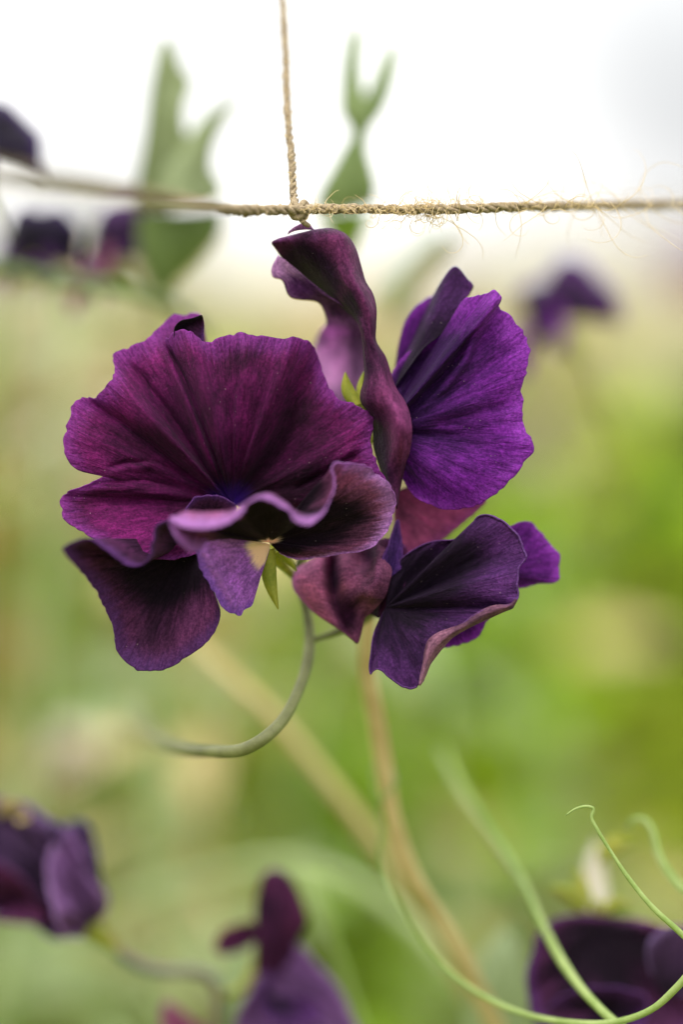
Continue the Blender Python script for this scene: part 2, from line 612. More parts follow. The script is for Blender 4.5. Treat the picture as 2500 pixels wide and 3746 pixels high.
M['rolled'] = petal_mat('petal_rolled_underside', (0.03, 0.012, 0.022), (0.22, 0.10, 0.15), (0.25, 0.12, 0.18), blotch=(0.25, 0.7), trans=0.2, vein=.5)
M['rose'] = petal_mat('petal_dusty_rose', (0.14, 0.05, 0.09), (0.30, 0.125, 0.19), (0.26, 0.10, 0.20), blotch=(0.25, 0.7), trans=0.5)
M['withered'] = petal_mat('petal_withered', (0.012, 0.007, 0.014), (0.07, 0.035, 0.095), (0.14, 0.09, 0.2), blotch=(0.35, 0.8), trans=0.2)
M['lilac_grey'] = petal_mat('petal_grey_lilac', (0.05, 0.02, 0.06), (0.20, 0.10, 0.25), (0.30, 0.18, 0.36), blotch=(0.25, 0.75), trans=0.35)
M['ink'] = petal_mat('petal_ink_violet', (0.004, 0.003, 0.006), (0.016, 0.008, 0.035), (0.04, 0.015, 0.10), blotch=(0.4, 0.9), trans=0.05)
M['cream_petal'] = petal_mat('petal_cream', (0.52, 0.50, 0.36), (0.70, 0.68, 0.52), (0.76, 0.74, 0.60), blotch=(0.3, 0.7), trans=0.4, vein=0.1, pollen=0, tcol=(1.0, 1.0, 0.85))
M['sepal'] = leaf_mat('sepal_green', (0.18, 0.22, 0.02), (0.36, 0.34, 0.05), 0.4)
M['leaf'] = leaf_mat('leaf_green', (0.11, 0.165, 0.05), (0.18, 0.235, 0.085), 0.3)
M['leaf_grey'] = leaf_mat('leaf_grey_green', (0.15, 0.19, 0.085), (0.23, 0.27, 0.135), 0.25)
M['leaf_bright'] = leaf_mat('leaf_bright_green', (0.14, 0.25, 0.012), (0.22, 0.34, 0.025), 0.4)
M['sage'] = leaf_mat('leaf_sage', (0.20, 0.26, 0.12), (0.30, 0.36, 0.20), 0.3)
M['stem'] = leaf_mat('stem_green', (0.10, 0.105, 0.04), (0.18, 0.19, 0.075), 0.1)
M['stem_plum'] = leaf_mat('stem_plum_green', (0.07, 0.055, 0.06), (0.13, 0.13, 0.09), 0.05)
M['stem_pale'] = leaf_mat('stem_pale_green', (0.24, 0.31, 0.13), (0.34, 0.40, 0.20), 0.2)
M['tendril'] = leaf_mat('tendril_green', (0.18, 0.26, 0.06), (0.29, 0.36, 0.13), 0.3)
M['straw'] = leaf_mat('dry_straw', (0.36, 0.265, 0.10), (0.50, 0.39, 0.18), 0.1, 180)
M['straw_pale'] = leaf_mat('dry_straw_pale', (0.32, 0.25, 0.10), (0.40, 0.32, 0.14), 0.1, 180)
M['jute'] = leaf_mat('jute', (0.13, 0.092, 0.05), (0.38, 0.30, 0.19), 0.12, 1500, 0.8)
M['fibre'] = leaf_mat('jute_fibre', (0.50, 0.38, 0.20), (0.66, 0.54, 0.33), 0.3, 500, 0.6)
M['meadow'] = attr_leaf_mat('meadow')
M['ground'] = ground_mat('ground')

# ------------------------------------------------------------------ setting: ground, meadow, far hedge
n = 60
xs = np.linspace(-1, 1, n)
gx, gy = np.meshgrid(np.sign(xs) * np.abs(xs) ** 3 * 1200, np.sign(xs) * np.abs(xs) ** 3 * 1200 + 10, indexing='ij')
gz = -0.02 + 0.05 * vnoise(gx * .3, gy * .3, 5) * np.exp(-((gx / 40) ** 2 + (gy / 40) ** 2))
g = mesh_obj('ground', np.stack([gx, gy, gz], -1).reshape(-1, 3), grid_faces(n, n), M['ground'], org=(0, 0, 0))
g['kind'] = 'structure'


def leaf_cloud(name, label, cat, centres, radii, counts, sizes, cols, seed, flat=0.75):
    r = np.random.default_rng(seed)
    P_, C_ = [], []
    for c, rad, k, sz, col in zip(centres, radii, counts, sizes, cols):
        d = r.normal(size=(k, 3))
        d /= np.linalg.norm(d, axis=1, keepdims=True)
        rr = r.uniform(0.25, 1, (k, 1)) ** 0.6
        p = np.asarray(c) + d * rr * np.asarray(rad)
        p[:, 2] = np.maximum(p[:, 2], 0.01)
        a = r.normal(size=(k, 3)); a[:, 2] *= 0.5
        a /= np.linalg.norm(a, axis=1, keepdims=True)
        b = r.normal(size=(k, 3))
        b -= a * (a * b).sum(1, keepdims=True)
        b /= np.linalg.norm(b, axis=1, keepdims=True)
        s = sz * r.uniform(.6, 1.3, (k, 1))
        w = s * 0.45
        nn = np.cross(a, b) * s * .12
        q = np.stack([p - a * s, p + b * w + nn, p + a * s, p - b * w + nn], 1)
        P_.append(q.reshape(-1, 3))
        cc = np.asarray(col)[None] * r.uniform(.75, 1.25, (k, 1)) * (1 + r.normal(size=(k, 3)) * .06)
        C_.append(np.repeat(np.concatenate([cc, np.ones((k, 1))], 1), 4, 0))
    Pv = np.concatenate(P_)
    idx = np.arange(len(Pv)).reshape(-1, 4)
    o = mesh_obj(name, Pv, idx, M['meadow'], attrs={'pet': np.clip(np.concatenate(C_), 0, 1)}, smooth=False)
    return tag(o, label, cat, kind='stuff')


r = np.random.default_rng(21)
cen, rad, cnt, siz, col = [], [], [], [], []
GREENS = [(0.20, 0.33, 0.02), (0.28, 0.38, 0.03), (0.14, 0.26, 0.02), (0.33, 0.38, 0.04), (0.08, 0.15, 0.015), (0.22, 0.33, 0.04)]
WARM = [(0.30, 0.28, 0.09), (0.36, 0.30, 0.12), (0.24, 0.25, 0.08), (0.20, 0.24, 0.07)]
SAGE = [(0.22, 0.28, 0.13), (0.28, 0.32, 0.17), (0.18, 0.25, 0.08), (0.32, 0.28, 0.12)]
for i in range(520):
    t = r.uniform() ** 1.3
    y = 1.5 + 13 * t
    x = r.uniform(-1, 1) * (0.17 * y + 0.35)
    hgt = r.uniform(.12, .34) * (1.0 if y > 3 else 0.9) * (1.25 if r.uniform() < .15 else 1)
    side = x / (0.17 * y + 0.35)
    warm = np.clip((y - 4.5) / 7, 0, 1)
    if r.uniform() < warm * .9:
        c = WARM[r.integers(len(WARM))]
    elif r.uniform() < np.clip(-side * .8 + .05, 0, .75):
        c = SAGE[r.integers(len(SAGE))]
    else:
        c = GREENS[r.integers(len(GREENS))]
    cen.append((x, y, hgt * .55)); rad.append((hgt * r.uniform(.5, .9), hgt * .7, hgt * .6))
    cnt.append(120); siz.append(0.022 + 0.003 * y); col.append(c)
LEFT = [(0.27, 0.38, 0.12), (0.34, 0.43, 0.17), (0.26, 0.39, 0.05), (0.45, 0.40, 0.14), (0.46, 0.35, 0.13), (0.26, 0.41, 0.04), (0.48, 0.43, 0.24), (0.18, 0.29, 0.05), (0.34, 0.44, 0.06), (0.40, 0.46, 0.08)]
RIGHT = [(0.10, 0.15, 0.02), (0.18, 0.28, 0.025), (0.32, 0.46, 0.025), (0.43, 0.51, 0.04), (0.28, 0.43, 0.02), (0.30, 0.30, 0.04), (0.37, 0.48, 0.03), (0.40, 0.45, 0.06), (0.24, 0.38, 0.02)]
HIGH = [(0.42, 0.36, 0.25), (0.45, 0.40, 0.20), (0.36, 0.37, 0.16), (0.47, 0.41, 0.26)]
for i in range(420):                     # taller weeds nearer by, dark and light
    y = r.uniform(.8, 3.6)
    sx = r.uniform(-1, 1)
    x = sx * (0.15 * y + 0.08)
    dep = r.uniform(.035, .30) if sx > -.2 else r.uniform(.02, .30)
    top = 1.25 - y * dep
    hw = r.uniform(.012, .034) * y ** .8
    c = (LEFT if r.uniform() < .5 - .9 * sx else RIGHT)
    c = HIGH[r.integers(4)] if dep < .06 else c[r.integers(len(c))]
    for q in range(3):
        cen.append((x + r.normal() * .02, y, top - q * hw * 1.5)); rad.append((hw * (1 + .2 * q), hw, hw * 1.3)); cnt.append(30); siz.append(.010 + .006 * y); col.append(c)
leaf_cloud('meadow', 'soft green and straw-coloured meadow growth filling the blurred background', 'meadow', cen, rad, cnt, siz, col, 3)

# grass blades between the clumps
k = 26000
t = r.uniform(size=k) ** 1.2
y = 1.2 + 12 * t
x = r.uniform(-1, 1, k) * (0.17 * y + 0.4)
h = r.uniform(.10, .30, k)
w = 0.002 + 0.0006 * y
lean = r.normal(size=(k, 2)) * .35 * h[:, None]
b0 = np.stack([x - w, y, np.zeros(k)], -1); b1 = np.stack([x + w, y, np.zeros(k)], -1)
tp = np.stack([x + lean[:, 0], y + lean[:, 1], h], -1)
vs = np.stack([b0, b1, tp], 1).reshape(-1, 3)
cc = np.where(r.uniform(size=(k, 1)) < .7, np.array([[0.13, 0.20, 0.03]]), np.array([[0.34, 0.29, 0.12]])) * r.uniform(.7, 1.3, (k, 1))
go = mesh_obj('grass', vs, np.arange(len(vs)).reshape(-1, 3), M['meadow'], attrs={'pet': np.repeat(np.concatenate([cc, np.ones((k, 1))], 1), 3, 0)}, smooth=False)
tag(go, 'green grass growing between the meadow plants', 'grass', kind='stuff')

cen, rad, cnt, siz, col = [], [], [], [], []
for i in range(34):
    x = r.uniform(-9, 14)
    if x < 1 and r.uniform() < .5:
        continue
    y = 46 + r.uniform(-3, 6)
    hh = r.uniform(1.4, 2.3) if x > 1 else r.uniform(.6, 1.2)
    cen.append((x, y, hh * .5)); rad.append((r.uniform(.7, 1.5), 1.0, hh * .6)); cnt.append(260); siz.append(.11)
    col.append([(0.16, 0.14, 0.12), (0.12, 0.13, 0.08), (0.20, 0.16, 0.15)][r.integers(3)])
for i in range(10):
    cen.append((r.uniform(-7.5, -3.6), 46 + r.uniform(-3, 6), 1.2)); rad.append((r.uniform(.5, .9), 1.0, r.uniform(.9, 1.5))); cnt.append(260); siz.append(.11); col.append((0.05, 0.07, 0.04))
leaf_cloud('hedgerow', 'dusky far-off hedgerow along the edge of the dry field', 'hedge', cen, rad, cnt, siz, col, 8)

# ------------------------------------------------------------------ jute twine
def twine(name, label, path, rad, n, turns, seed, group=None, strands=3):
    path = np.asarray(path, float)
    root = thing(name, V(*path[0]), label, 'twine', group)
    p, rr, nrm, bi = tube_pts(path, [rad], n=n)
    L = np.linspace(0, 1, n)
    sides = 8
    for k in range(strands):
        ph = 2 * math.pi * (k / strands + L * turns) + 0.5 * vnoise(L * 60, L * 0, seed + k) + 2.2 * vnoise(L * 14, L * 0, seed + 9)
        rk = rad * 0.52 * (1 + 0.22 * vnoise(L * 70, L * 0 + k, seed))
        cpt = p + (rad * 0.50) * (np.cos(ph)[:, None] * nrm + np.sin(ph)[:, None] * bi)
        tg = np.gradient(cpt, axis=0)
        tg /= np.linalg.norm(tg, axis=1, keepdims=True)
        a = nrm - tg * (nrm * tg).sum(1, keepdims=True)
        a /= np.linalg.norm(a, axis=1, keepdims=True)
        b = np.cross(tg, a)
        th = np.linspace(0, 2 * math.pi, sides, endpoint=False)
        bump = 1 + 0.12 * np.random.default_rng(seed + 50 + k).normal(size=(n, sides)).clip(-1.5, 1.5)
        vs = cpt[:, None] + (rk[:, None] * bump)[..., None] * (np.cos(th)[None, :, None] * a[:, None] + np.sin(th)[None, :, None] * b[:, None])
        ai = np.arange(n * sides).reshape(n, sides); bb = np.roll(ai, -1, 1)
        f = np.stack([ai[:-1], bb[:-1], bb[1:], ai[1:]], -1).reshape(-1, 4)
        mesh_obj('strand', vs.reshape(-1, 3), f, M['jute'], root)
    return root, p


def fibres(root, spots, seed, mat='fibre'):
    """loose hairs: spots = (x, y, z, count, reach, curl)"""
    r = np.random.default_rng(seed)
    parts = []
    for (x, y, z, c, reach, curl) in spots:
        for i in range(c):
            a = r.uniform(0, 2 * math.pi)
            p = np.array([x + r.normal() * reach * .35, y + r.uniform(-14, 14), z + r.uniform(-22, 22)])
            d = np.array([math.cos(a), math.sin(a) * 1.1, r.normal() * .6])
            w = r.normal() * curl
            pts = [p.copy()]
            ln = reach * r.uniform(.4, 1.3)
            for s in range(7):
                ca, sa = math.cos(w), math.sin(w)
                d = np.array([d[0] * ca - d[1] * sa, d[0] * sa + d[1] * ca, d[2] + r.normal() * .15])
                w += r.normal() * curl * .5
                p = p + d * ln / 7
                pts.append(p.copy())
            parts.append(tube(pts, [1.25 * S, 1.0 * S, .5 * S], 4, 18))
    o = mesh_obj('loose_fibres', *join(parts), M[mat], root)
    o['kind'] = 'stuff'
    return o


H_PATH = [(-700, 650, -1700), (0, 675, -1250), (350, 715, -1000), (620, 744, -950), (770, 760, -620), (860, 768, -260), (980, 770, -130), (1085, 768, -40), (1250, 764, 0), (1500, 766, 10), (1700, 764, 15),
          (1900, 756, 160), (2150, 752, 380), (2500, 746, 760), (3100, 736, 1500)]
ht, hp = twine('jute_twine', 'horizontal jute twine running behind the top of the purple blooms', H_PATH, 18.5 * S, 2600, 30, 4, 'jute twines')
fibres(ht, [(1560, 764, 10, 46, 100, .55), (1500, 762, 10, 22, 110, .5), (1640, 766, 10, 20, 110, .5), (1400, 766, 10, 14, 120, .35), (1750, 760, 20, 14, 120, .35),
            (1950, 756, 70, 16, 160, .3), (2150, 752, 150, 18, 220, .25), (2350, 750, 250, 14, 220, .25), (1150, 768, -20, 12, 90, .4), (950, 770, -150, 8, 100, .3)], 5)
fibres(ht, [(1560, 800, -10, 16, 170, .6)], 9)
fibres(ht, [(x_, np.interp(x_, [1085, 1500, 1900, 2500], [768, 766, 756, 746]), np.interp(x_, [1085, 1700, 1900, 2150, 2500], [-40, 15, 160, 380, 760]), 9, 34, .5) for x_ in range(960, 2500, 34)], 17)

ht2, _ = twine('jute_twine', 'strongly blurred jute twine running off to the left towards the viewer', [(-700, 600, -2600), (0, 655, -1750), (350, 700, -1350), (620, 735, -950), (770, 758, -560), (850, 772, -240), (900, 775, -150)], 19 * S, 900, 14, 24, 'jute twines')
V_PATH = [(1010, -420, 700), (1035, 0, 480), (1046, 180, 380), (1052, 400, 260), (1066, 560, 160), (1074, 690, 70), (1078, 745, 20)]
vt, vp = twine('jute_twine', 'vertical jute twine knotted onto the horizontal one above the middle bloom', V_PATH, 15 * S, 900, 13, 14, 'jute twines')
fibres(vt, [(np.interp(y_, [0, 400, 690], [1035, 1052, 1074]), y_, np.interp(y_, [0, 400, 690], [480, 260, 70]), 5, 30, .5) for y_ in range(20, 740, 30)], 6)
kp = []
for i in range(74):
    a = i / 73 * 2 * math.pi * 2.6
    kp.append((1090 + 24 * math.cos(a * .5) + i * .12, 768 + 28 * math.sin(a), -4 + 28 * math.cos(a)))
mesh_obj('knot', *join([tube(kp, [11 * S], 8, 220), tube([(1078, 745, 20), (1060, 770, -30), (1085, 795, -32), (1110, 775, -26), (1120, 745, 10)], [13 * S], 8, 60),
                        tube([(1085, 780, -20), (1110, 812, -14), (1130, 826, 10)], [12 * S, 9 * S], 8, 24)]), M['jute'], vt)

# ------------------------------------------------------------------ main spray: four blooms on one stalk
spray = thing('sweet_pea_spray', V(450, 2600, 2900), 'sharply focused spray of four ruffled purple sweet pea blooms hanging under the twine', 'flower')
ped = tube([(450, 2600, 2900), (500, 2650, 2100), (558, 2688, 1300), (638, 2730, 700), (757, 2748, 300), (900, 2738, 120), (957, 2707, 90), (1030, 2640, 140), (1090, 2530, 220), (1125, 2420, 290), (1132, 2340, 330),
            (1118, 2220, 360), (1085, 2100, 360), (1150, 1950, 350), (1300, 1700, 310), (1330, 1500, 260)], [42 * S, 40 * S, 36 * S, 29 * S, 25 * S, 21 * S, 18 * S, 15 * S], 10, 160)
node = tube([(925, 2732, 110), (905, 2738, 118), (888, 2742, 125)], [17 * S, 22 * S, 17 * S], 10, 10)
mesh_obj('stalk', *join([ped, node]), M['stem'], spray)


def calyx(spot, to, r0=26, r1=38):
    return tube([to, [(a + b) / 2 + d for a, b, d in zip(to, spot, (8, 10, 0))], spot], [11 * S, 12 * S, r0 * S, r1 * S, r1 * .8 * S], 12, 26)


def sepal(parent, a, b, tip, w, z=0, zt=0, bend=(0, 0), seed=3):
    a, b = np.array(a, float), np.array(b, float)
    ribs = []
    base = (a + b) / 2
    tipv = np.array(tip, float)
    for s in np.linspace(-1, 1, 5):
        row = []
        for v in np.linspace(0, 1, 6):
            c = base * (1 - v) + tipv * v + np.array([bend[0], bend[1]]) * math.sin(math.pi * v)
            ax = tipv - base
            nrm = np.array([-ax[1], ax[0]]) / np.linalg.norm(ax)
            wd = w * (math.sin(math.pi * (0.25 + 0.75 * v)) * 0.95 + 0.05 * (1 - v))
            q = c + nrm * s * wd
            row.append((q[0], q[1], z + (zt - z) * v + 14 * s * s))
        ribs.append(row)
    return sheet('sepal', parent, ribs, M['sepal'], 24, 24, 1, 3, .6, 20, seed, solid=.2e-3, edge_jag=0)


def bloom(spot, to, label):
    vs, f = calyx(spot, to, 16, 24) if spot[1] > 1900 else calyx(spot, to)
    o = mesh_obj('bloom', vs, f, M['stem' if spot[1] > 2200 else 'sepal'], spray, org=V(*spot))
    o['label'] = label
    return o


# --- bloom 1: facing the camera
b1 = bloom((985, 2010, 70), (1090, 2130, 360), 'large burgundy bloom facing the camera')
std1 = [(760, 2010, -10), (690, 2035, -10), (610, 2052, -10), (510, 2040, -20), (450, 2023, -25), (375, 1985, -25), (300, 1948, -20), (245, 1912, -10), (222, 1860, 0), (220, 1830, 6), (234, 1812, 8), (246, 1802, 4), (280, 1788, -4), (330, 1766, -8),
        (375, 1744, 0), (412, 1722, 14), (375, 1728, 6), (310, 1727, -4), (262, 1705, -12), (240, 1665, -14), (235, 1610, -10), (240, 1560, -4), (252, 1510, 6, 12), (280, 1466, 20, 16), (308, 1452, 26, 18), (345, 1454, 18, 4), (385, 1420, -2, -14),
        (406, 1380, -10, -18), (418, 1340, 6, -4), (416, 1306, 22, 14), (440, 1286, 30, 16), (500, 1260, 24, 4), (560, 1225, 24, -22), (592, 1194, 40, -34), (632, 1160, 62, -34), (690, 1147, 80, -18), (735, 1154, 92, 4), (745, 1190, 96, 22), (743, 1240, 90, 34),
        (680, 1275, 66, 44), (618, 1262, 24, 40), (606, 1240, -14, 30), (638, 1216, -48, 8), (684, 1206, -72, -4), (722, 1228, -72, -8), (748, 1250, -62, -6), (800, 1240, -50, 0), (862, 1225, -44, 6), (890, 1222, -52, 2), (950, 1231, -40, 8), (1030, 1241, -28, 14), (1070, 1233, -34, 10),
        (1112, 1246, -20, 12), (1145, 1276, 0, 14), (1162, 1312, 14, 18), (1174, 1350, 16, 22), (1188, 1388, 10, 26), (1232, 1446, -4, 28), (1290, 1476, -10, 20), (1332, 1500, -6, 10), (1366, 1531, 2, 0), (1371, 1556, 8, -8), (1360, 1585, 14, -12), (1361, 1620, 16, -12),
        (1378, 1672, 12, -10), (1396, 1722, 8, -10), (1430, 1790, 4, -8), (1446, 1840, 6, -2), (1400, 1905, 50, 4), (1260, 1940, 80, 4), (1080, 1950, 80, 0)]
def arch(x, y):
    # the banner arches forward and its upper margin rolls back
    t = min(1.0, max(0.0, (1650 - y) / 350.0))
    return 85 * t, -125 * t + 10 * (1 - t)


sheet('standard_petal', b1, fan((846, 1842, 150), std1, 0.75, 1.7, 2.2, arch), M['std1'], 700, 90, ruffle=46, ruf_f=3.0, wrinkle=6, wr_f=10, seed=3,
      flush_shading=[(1110, 1560, 150, 230, .20), (980, 1800, 200, 90, .24), (420, 1600, 140, 60, .12), (850, 1330, 80, 60, .12), (330, 1600, 90, 120, -.12), (520, 1960, 200, 60, -.14), (1260, 1560, 100, 100, -.12)],  # darker right half mixes pigment with painted shade
      crease=[([(838, 1815), (790, 1690), (738, 1560), (694, 1440), (646, 1330), (612, 1262)], 40, 9), ([(800, 1780), (712, 1640), (620, 1510), (540, 1410), (480, 1330)], 20, 13), ([(700, 1700), (560, 1610), (430, 1530), (330, 1465)], 22, 16),
              ([(560, 1690), (470, 1690), (390, 1712)], 16, 9), ([(700, 1790), (520, 1760), (360, 1770), (260, 1790)], 14, 14), ([(900, 1780), (920, 1560), (900, 1380), (880, 1240)], -12, 24), ([(960, 1760), (1050, 1560), (1090, 1400), (1110, 1260)], 15, 24),
              ([(1000, 1790), (1150, 1690), (1270, 1600), (1360, 1545)], -14, 20), ([(1060, 1800), (1200, 1720), (1330, 1650)], 18, 10)], edge_jag=5)

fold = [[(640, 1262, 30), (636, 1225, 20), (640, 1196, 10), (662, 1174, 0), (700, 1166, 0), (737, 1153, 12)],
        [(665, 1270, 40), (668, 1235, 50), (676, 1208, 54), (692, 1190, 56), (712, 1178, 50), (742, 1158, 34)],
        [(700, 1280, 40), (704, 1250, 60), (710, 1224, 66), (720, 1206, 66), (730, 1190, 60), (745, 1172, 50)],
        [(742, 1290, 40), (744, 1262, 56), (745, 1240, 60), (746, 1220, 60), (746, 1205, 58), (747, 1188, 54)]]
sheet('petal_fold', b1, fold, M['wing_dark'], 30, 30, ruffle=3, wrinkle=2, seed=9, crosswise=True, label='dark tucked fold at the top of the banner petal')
w1l = [(760, 2130, 70), (800, 2215, 40, -10), (806, 2250, 25, -14), (780, 2312, 10, -16), (722, 2376, 0, -16), (650, 2426, -2, -10), (592, 2451, 0, 0), (540, 2456, 4, 10), (480, 2436, 6, 20), (440, 2396, 2, 26), (421, 2350, -10, 30), (410, 2290, -30, 30), (385, 2220, -70, 30), (345, 2150, -130, 34),
       (300, 2090, -200, 40), (242, 2036, -290, 40), (226, 2010, -320, 40), (262, 1984, -320, 44), (312, 1970, -310, 60), (386, 2008, -290, 70), (440, 2050, -280, 70), (500, 2070, -270, 60), (542, 2046, -260, 50), (556, 1985, -255, 40), (570, 1928, -250, 30), (622, 1904, -240, 20)]
sheet('wing_petal', b1, fan((715, 1975, 40), w1l, 1.3, 1.0, 1.5), M['wing_dark'], 240, 64, ruffle=14, wrinkle=5, wr_f=18, seed=5, label='near black lower wing petal', edge_jag=4,
      flush_shading=[(720, 2270, 110, 90, -.30), (560, 2420, 130, 40, -.16), (560, 2120, 130, 70, .2)])

w1r = [(830, 1968, -60, 10), (770, 1958, -170, 10), (712, 1955, -260, 10), (650, 1926, -330), (622, 1892, -350), (668, 1873, -345), (760, 1872, -335), (858, 1860, -330), (906, 1830, -320), (950, 1806, -310), (992, 1803, -300), (1040, 1830, -300), (1090, 1870, -305), (1140, 1878, -300), (1182, 1860, -275),
       (1216, 1800, -235), (1226, 1745, -215), (1214, 1705, -212), (1232, 1688, -195), (1276, 1690, -155), (1336, 1706, -115), (1386, 1736, -75), (1421, 1776, -48), (1441, 1816, -30), (1446, 1860, -18, 14), (1436, 1902, -12, 18), (1415, 1950, -8, 16), (1376, 1990, -6, 8), (1340, 2013, -4),
       (1250, 2023, -4, -16), (1160, 2040, -2, -18), (1102, 2046, 0, -14), (1060, 2040, 2, -6), (1022, 2022, 4)]
rb = fan((984, 1984, 10), w1r, 0.8)
for i, rr in enumerate(rb):
    # on the near side the margin turns over towards the viewer, its upper face to the sky
    ex = w1r[i][0]
    wt = max(0.0, min(1.0, (-w1r[i][2] - 150) / 120.0)) * (.3 if ex < 640 else 1.0)
    dr = np.interp(ex, [640, 700, 800, 900, 960, 1060, 1140, 1190, 1230], [34, 70, 56, 26, 20, 30, 38, 20, 8]) * wt
    e = rr[-1]
    rr[-2] = rr[-2] * .5 + e * .5 + np.array([0, 22 * wt, 26 * wt])
    rr[-1] = e + np.array([0, 2 * wt, -8 * wt])
    rr.append(e + np.array([-2 * wt, .45 * dr + .5, -46 * wt - 1]))
    rr.append(e + np.array([-4 * wt, dr + 1, -76 * wt - 2]))
sheet('wing_petal', b1, rb, M['wing_rim'], 320, 72, ruffle=12, wrinkle=5, wr_f=18, seed=6, label='dark wing petal with rosy ruffled rim',
      flush_shading=[(1320, 1750, 110, 60, -.34), (1400, 1860, 60, 90, -.16), (740, 1900, 110, 40, -.4), (1000, 1910, 160, 50, .2)], edge_jag=6, solid=.1e-3)  # paler spots paint in the light on the lip and right flap

k1 = [(900, 1978, -10), (884, 1979, -30), (826, 1960, -80), (782, 1946, -110), (732, 1972, -140), (705, 1995, -140), (720, 2042, -120), (750, 2110, -95), (786, 2176, -70), (816, 2226, -50), (850, 2246, -40), (881, 2252, -30), (886, 2236, -22), (920, 2214, -10), (931, 2175, 0), (950, 2115, 6), (970, 2060, 8), (980, 2028, 8)]
sheet('keel_petal', b1, fan((988, 1992, 0), k1, 0.8), M['keel'], 140, 48, ruffle=10, wrinkle=3, seed=7, label='lavender keel petal with cream base', flush_shading=[(830, 2090, 70, 120, -.25)], crease=[([(735, 1985), (775, 2060), (830, 2160), (878, 2245)], -20, 14)])  # highlight on the keel painted in as a paler spot
thr = [(690, 1900, -60), (676, 1878, -60), (690, 1845, -60), (712, 1822, -55), (740, 1815, -50), (792, 1815, -40), (838, 1828, -30), (866, 1854, -20), (850, 1885, -20)]
sheet('wing_petal', b1, fan((760, 1925, 60), thr, 1.0), M['wing_dark'], 60, 24, ruffle=3, wrinkle=1, seed=8, label='black inner lobe over the throat')
sepal(b1, (968, 2008), (1000, 2010), (1018, 2228), 27, 10, 25, (-14, 0), 4)
sepal(b1, (1000, 2015), (1030, 2020), (1085, 2090), 12, 60, 120, (10, 0), 6)

# --- bloom 2: upper, seen from its side
b2 = bloom((1335, 1490, 130), (1322, 1560, 270), 'twisted plum bloom at the top seen from its side')
s2 = [[(1442, 1866, 6), (1446, 1850, 0), (1450, 1850, 2), (1453, 1862, 8)],
      [(1418, 1790, 20), (1436, 1785, 8), (1455, 1785, 10), (1464, 1790, 24)],
      [(1394, 1720, 30), (1425, 1715, 6), (1462, 1710, 4), (1484, 1700, 30)],
      [(1370, 1640, 36), (1420, 1640, 6), (1468, 1630, -12), (1501, 1645, 22)],
      [(1364, 1570, 36), (1410, 1570, 2), (1470, 1560, -22), (1507, 1570, 16)],
      [(1350, 1515, 24), (1390, 1520, -10), (1455, 1510, -30), (1500, 1515, 16)],
      [(1322, 1470, 16), (1352, 1470, -16), (1420, 1460, -34), (1478, 1462, 18)],
      [(1320, 1440, 14), (1348, 1430, -18), (1402, 1420, -34), (1452, 1424, 18)],
      [(1335, 1378, 14), (1352, 1378, -14), (1392, 1370, -26), (1431, 1368, 22)],
      [(1331, 1310, 18), (1346, 1310, -10), (1376, 1308, -18), (1412, 1308, 24)],
      [(1327, 1250, 22), (1338, 1248, -12), (1356, 1246, -18), (1376, 1246, 20)],
      [(1318, 1200, 34), (1329, 1196, -14), (1352, 1190, -20), (1376, 1190, 14)],
      [(1296, 1164, 58), (1312, 1150, -6), (1344, 1140, -22), (1377, 1130, 12)],
      [(1228, 1116, 80), (1266, 1090, 8), (1318, 1080, -22), (1364, 1074, 14)],
      [(1165, 1062, 88), (1222, 1030, 16), (1286, 1020, -18), (1338, 1030, 18)],
      [(1112, 1010, 86), (1200, 975, 10), (1270, 965, -12), (1322, 976, 22)],
      [(1050, 964, 70), (1190, 920, 0), (1258, 905, -10), (1306, 920, 26)],
      [(1008, 908, 46), (1190, 872, -6), (1246, 864, -6), (1288, 882, 30)],
      [(995, 887, 36), (1180, 846, 6), (1236, 846, 8), (1264, 856, 34)],
      [(1020, 872, 40), (1170, 838, 26), (1210, 836, 28), (1238, 843, 38)]]
s2 = [[(x_, y_, z_ * 2.6 - (120 * math.exp(-((y_ - 1580) / 110.0) ** 2) * max(0.0, (x_ - 1400) / 100.0))) for (x_, y_, z_) in r_] for r_ in s2]
sheet('standard_petal', b2, s2, M['twist'], 200, 60, ruffle=8, wrinkle=5, wr_f=24, seed=12, crosswise=True,
      flush_shading=[(1110, 950, 90, 70, .5), (1190, 1040, 60, 70, .5), (1285, 1130, 30, 70, .5), (1270, 960, 40, 140, -.06), (1390, 1660, 30, 110, .3), (1480, 1570, 50, 140, -.5), (1425, 1430, 45, 80, -.3)])  # downward face darkened by pigment and painted shade, right strip painted lighter
tipf = [[(1052, 858, 60), (1075, 846, 62), (1110, 840, 64), (1150, 840, 66)], [(1058, 846, 62), (1080, 830, 64), (1112, 820, 66), (1142, 832, 68)], [(1066, 842, 64), (1092, 826, 66), (1120, 810, 68), (1140, 828, 70)]]
sheet('petal_tip', b2, tipf, M['lilac'], 24, 24, ruffle=2, wrinkle=1.5, seed=13, crosswise=True, label='pale frilled tip curling behind')
s2b = [[(1200, 1460, 240), (1260, 1480, 220), (1330, 1480, 160)], [(1160, 1400, 270), (1250, 1420, 240), (1330, 1430, 160)], [(1142, 1310, 290), (1240, 1320, 262), (1338, 1335, 160)], [(1162, 1228, 270), (1250, 1236, 235), (1336, 1245, 130)], [(1194, 1165, 200), (1262, 1176, 170), (1332, 1200, 100)],
       [(1168, 1108, 140), (1230, 1106, 120), (1312, 1160, 80)], [(1062, 1086, 110), (1130, 1062, 100), (1215, 1090, 84)], [(1030, 1024, 100), (1072, 1010, 92), (1125, 1020, 84)], [(996, 1008, 96), (1036, 985, 90), (1085, 985, 80)], [(997, 970, 94), (1022, 958, 88), (1060, 966, 78)], [(1018, 932, 92), (1026, 940, 86), (1044, 952, 76)]]
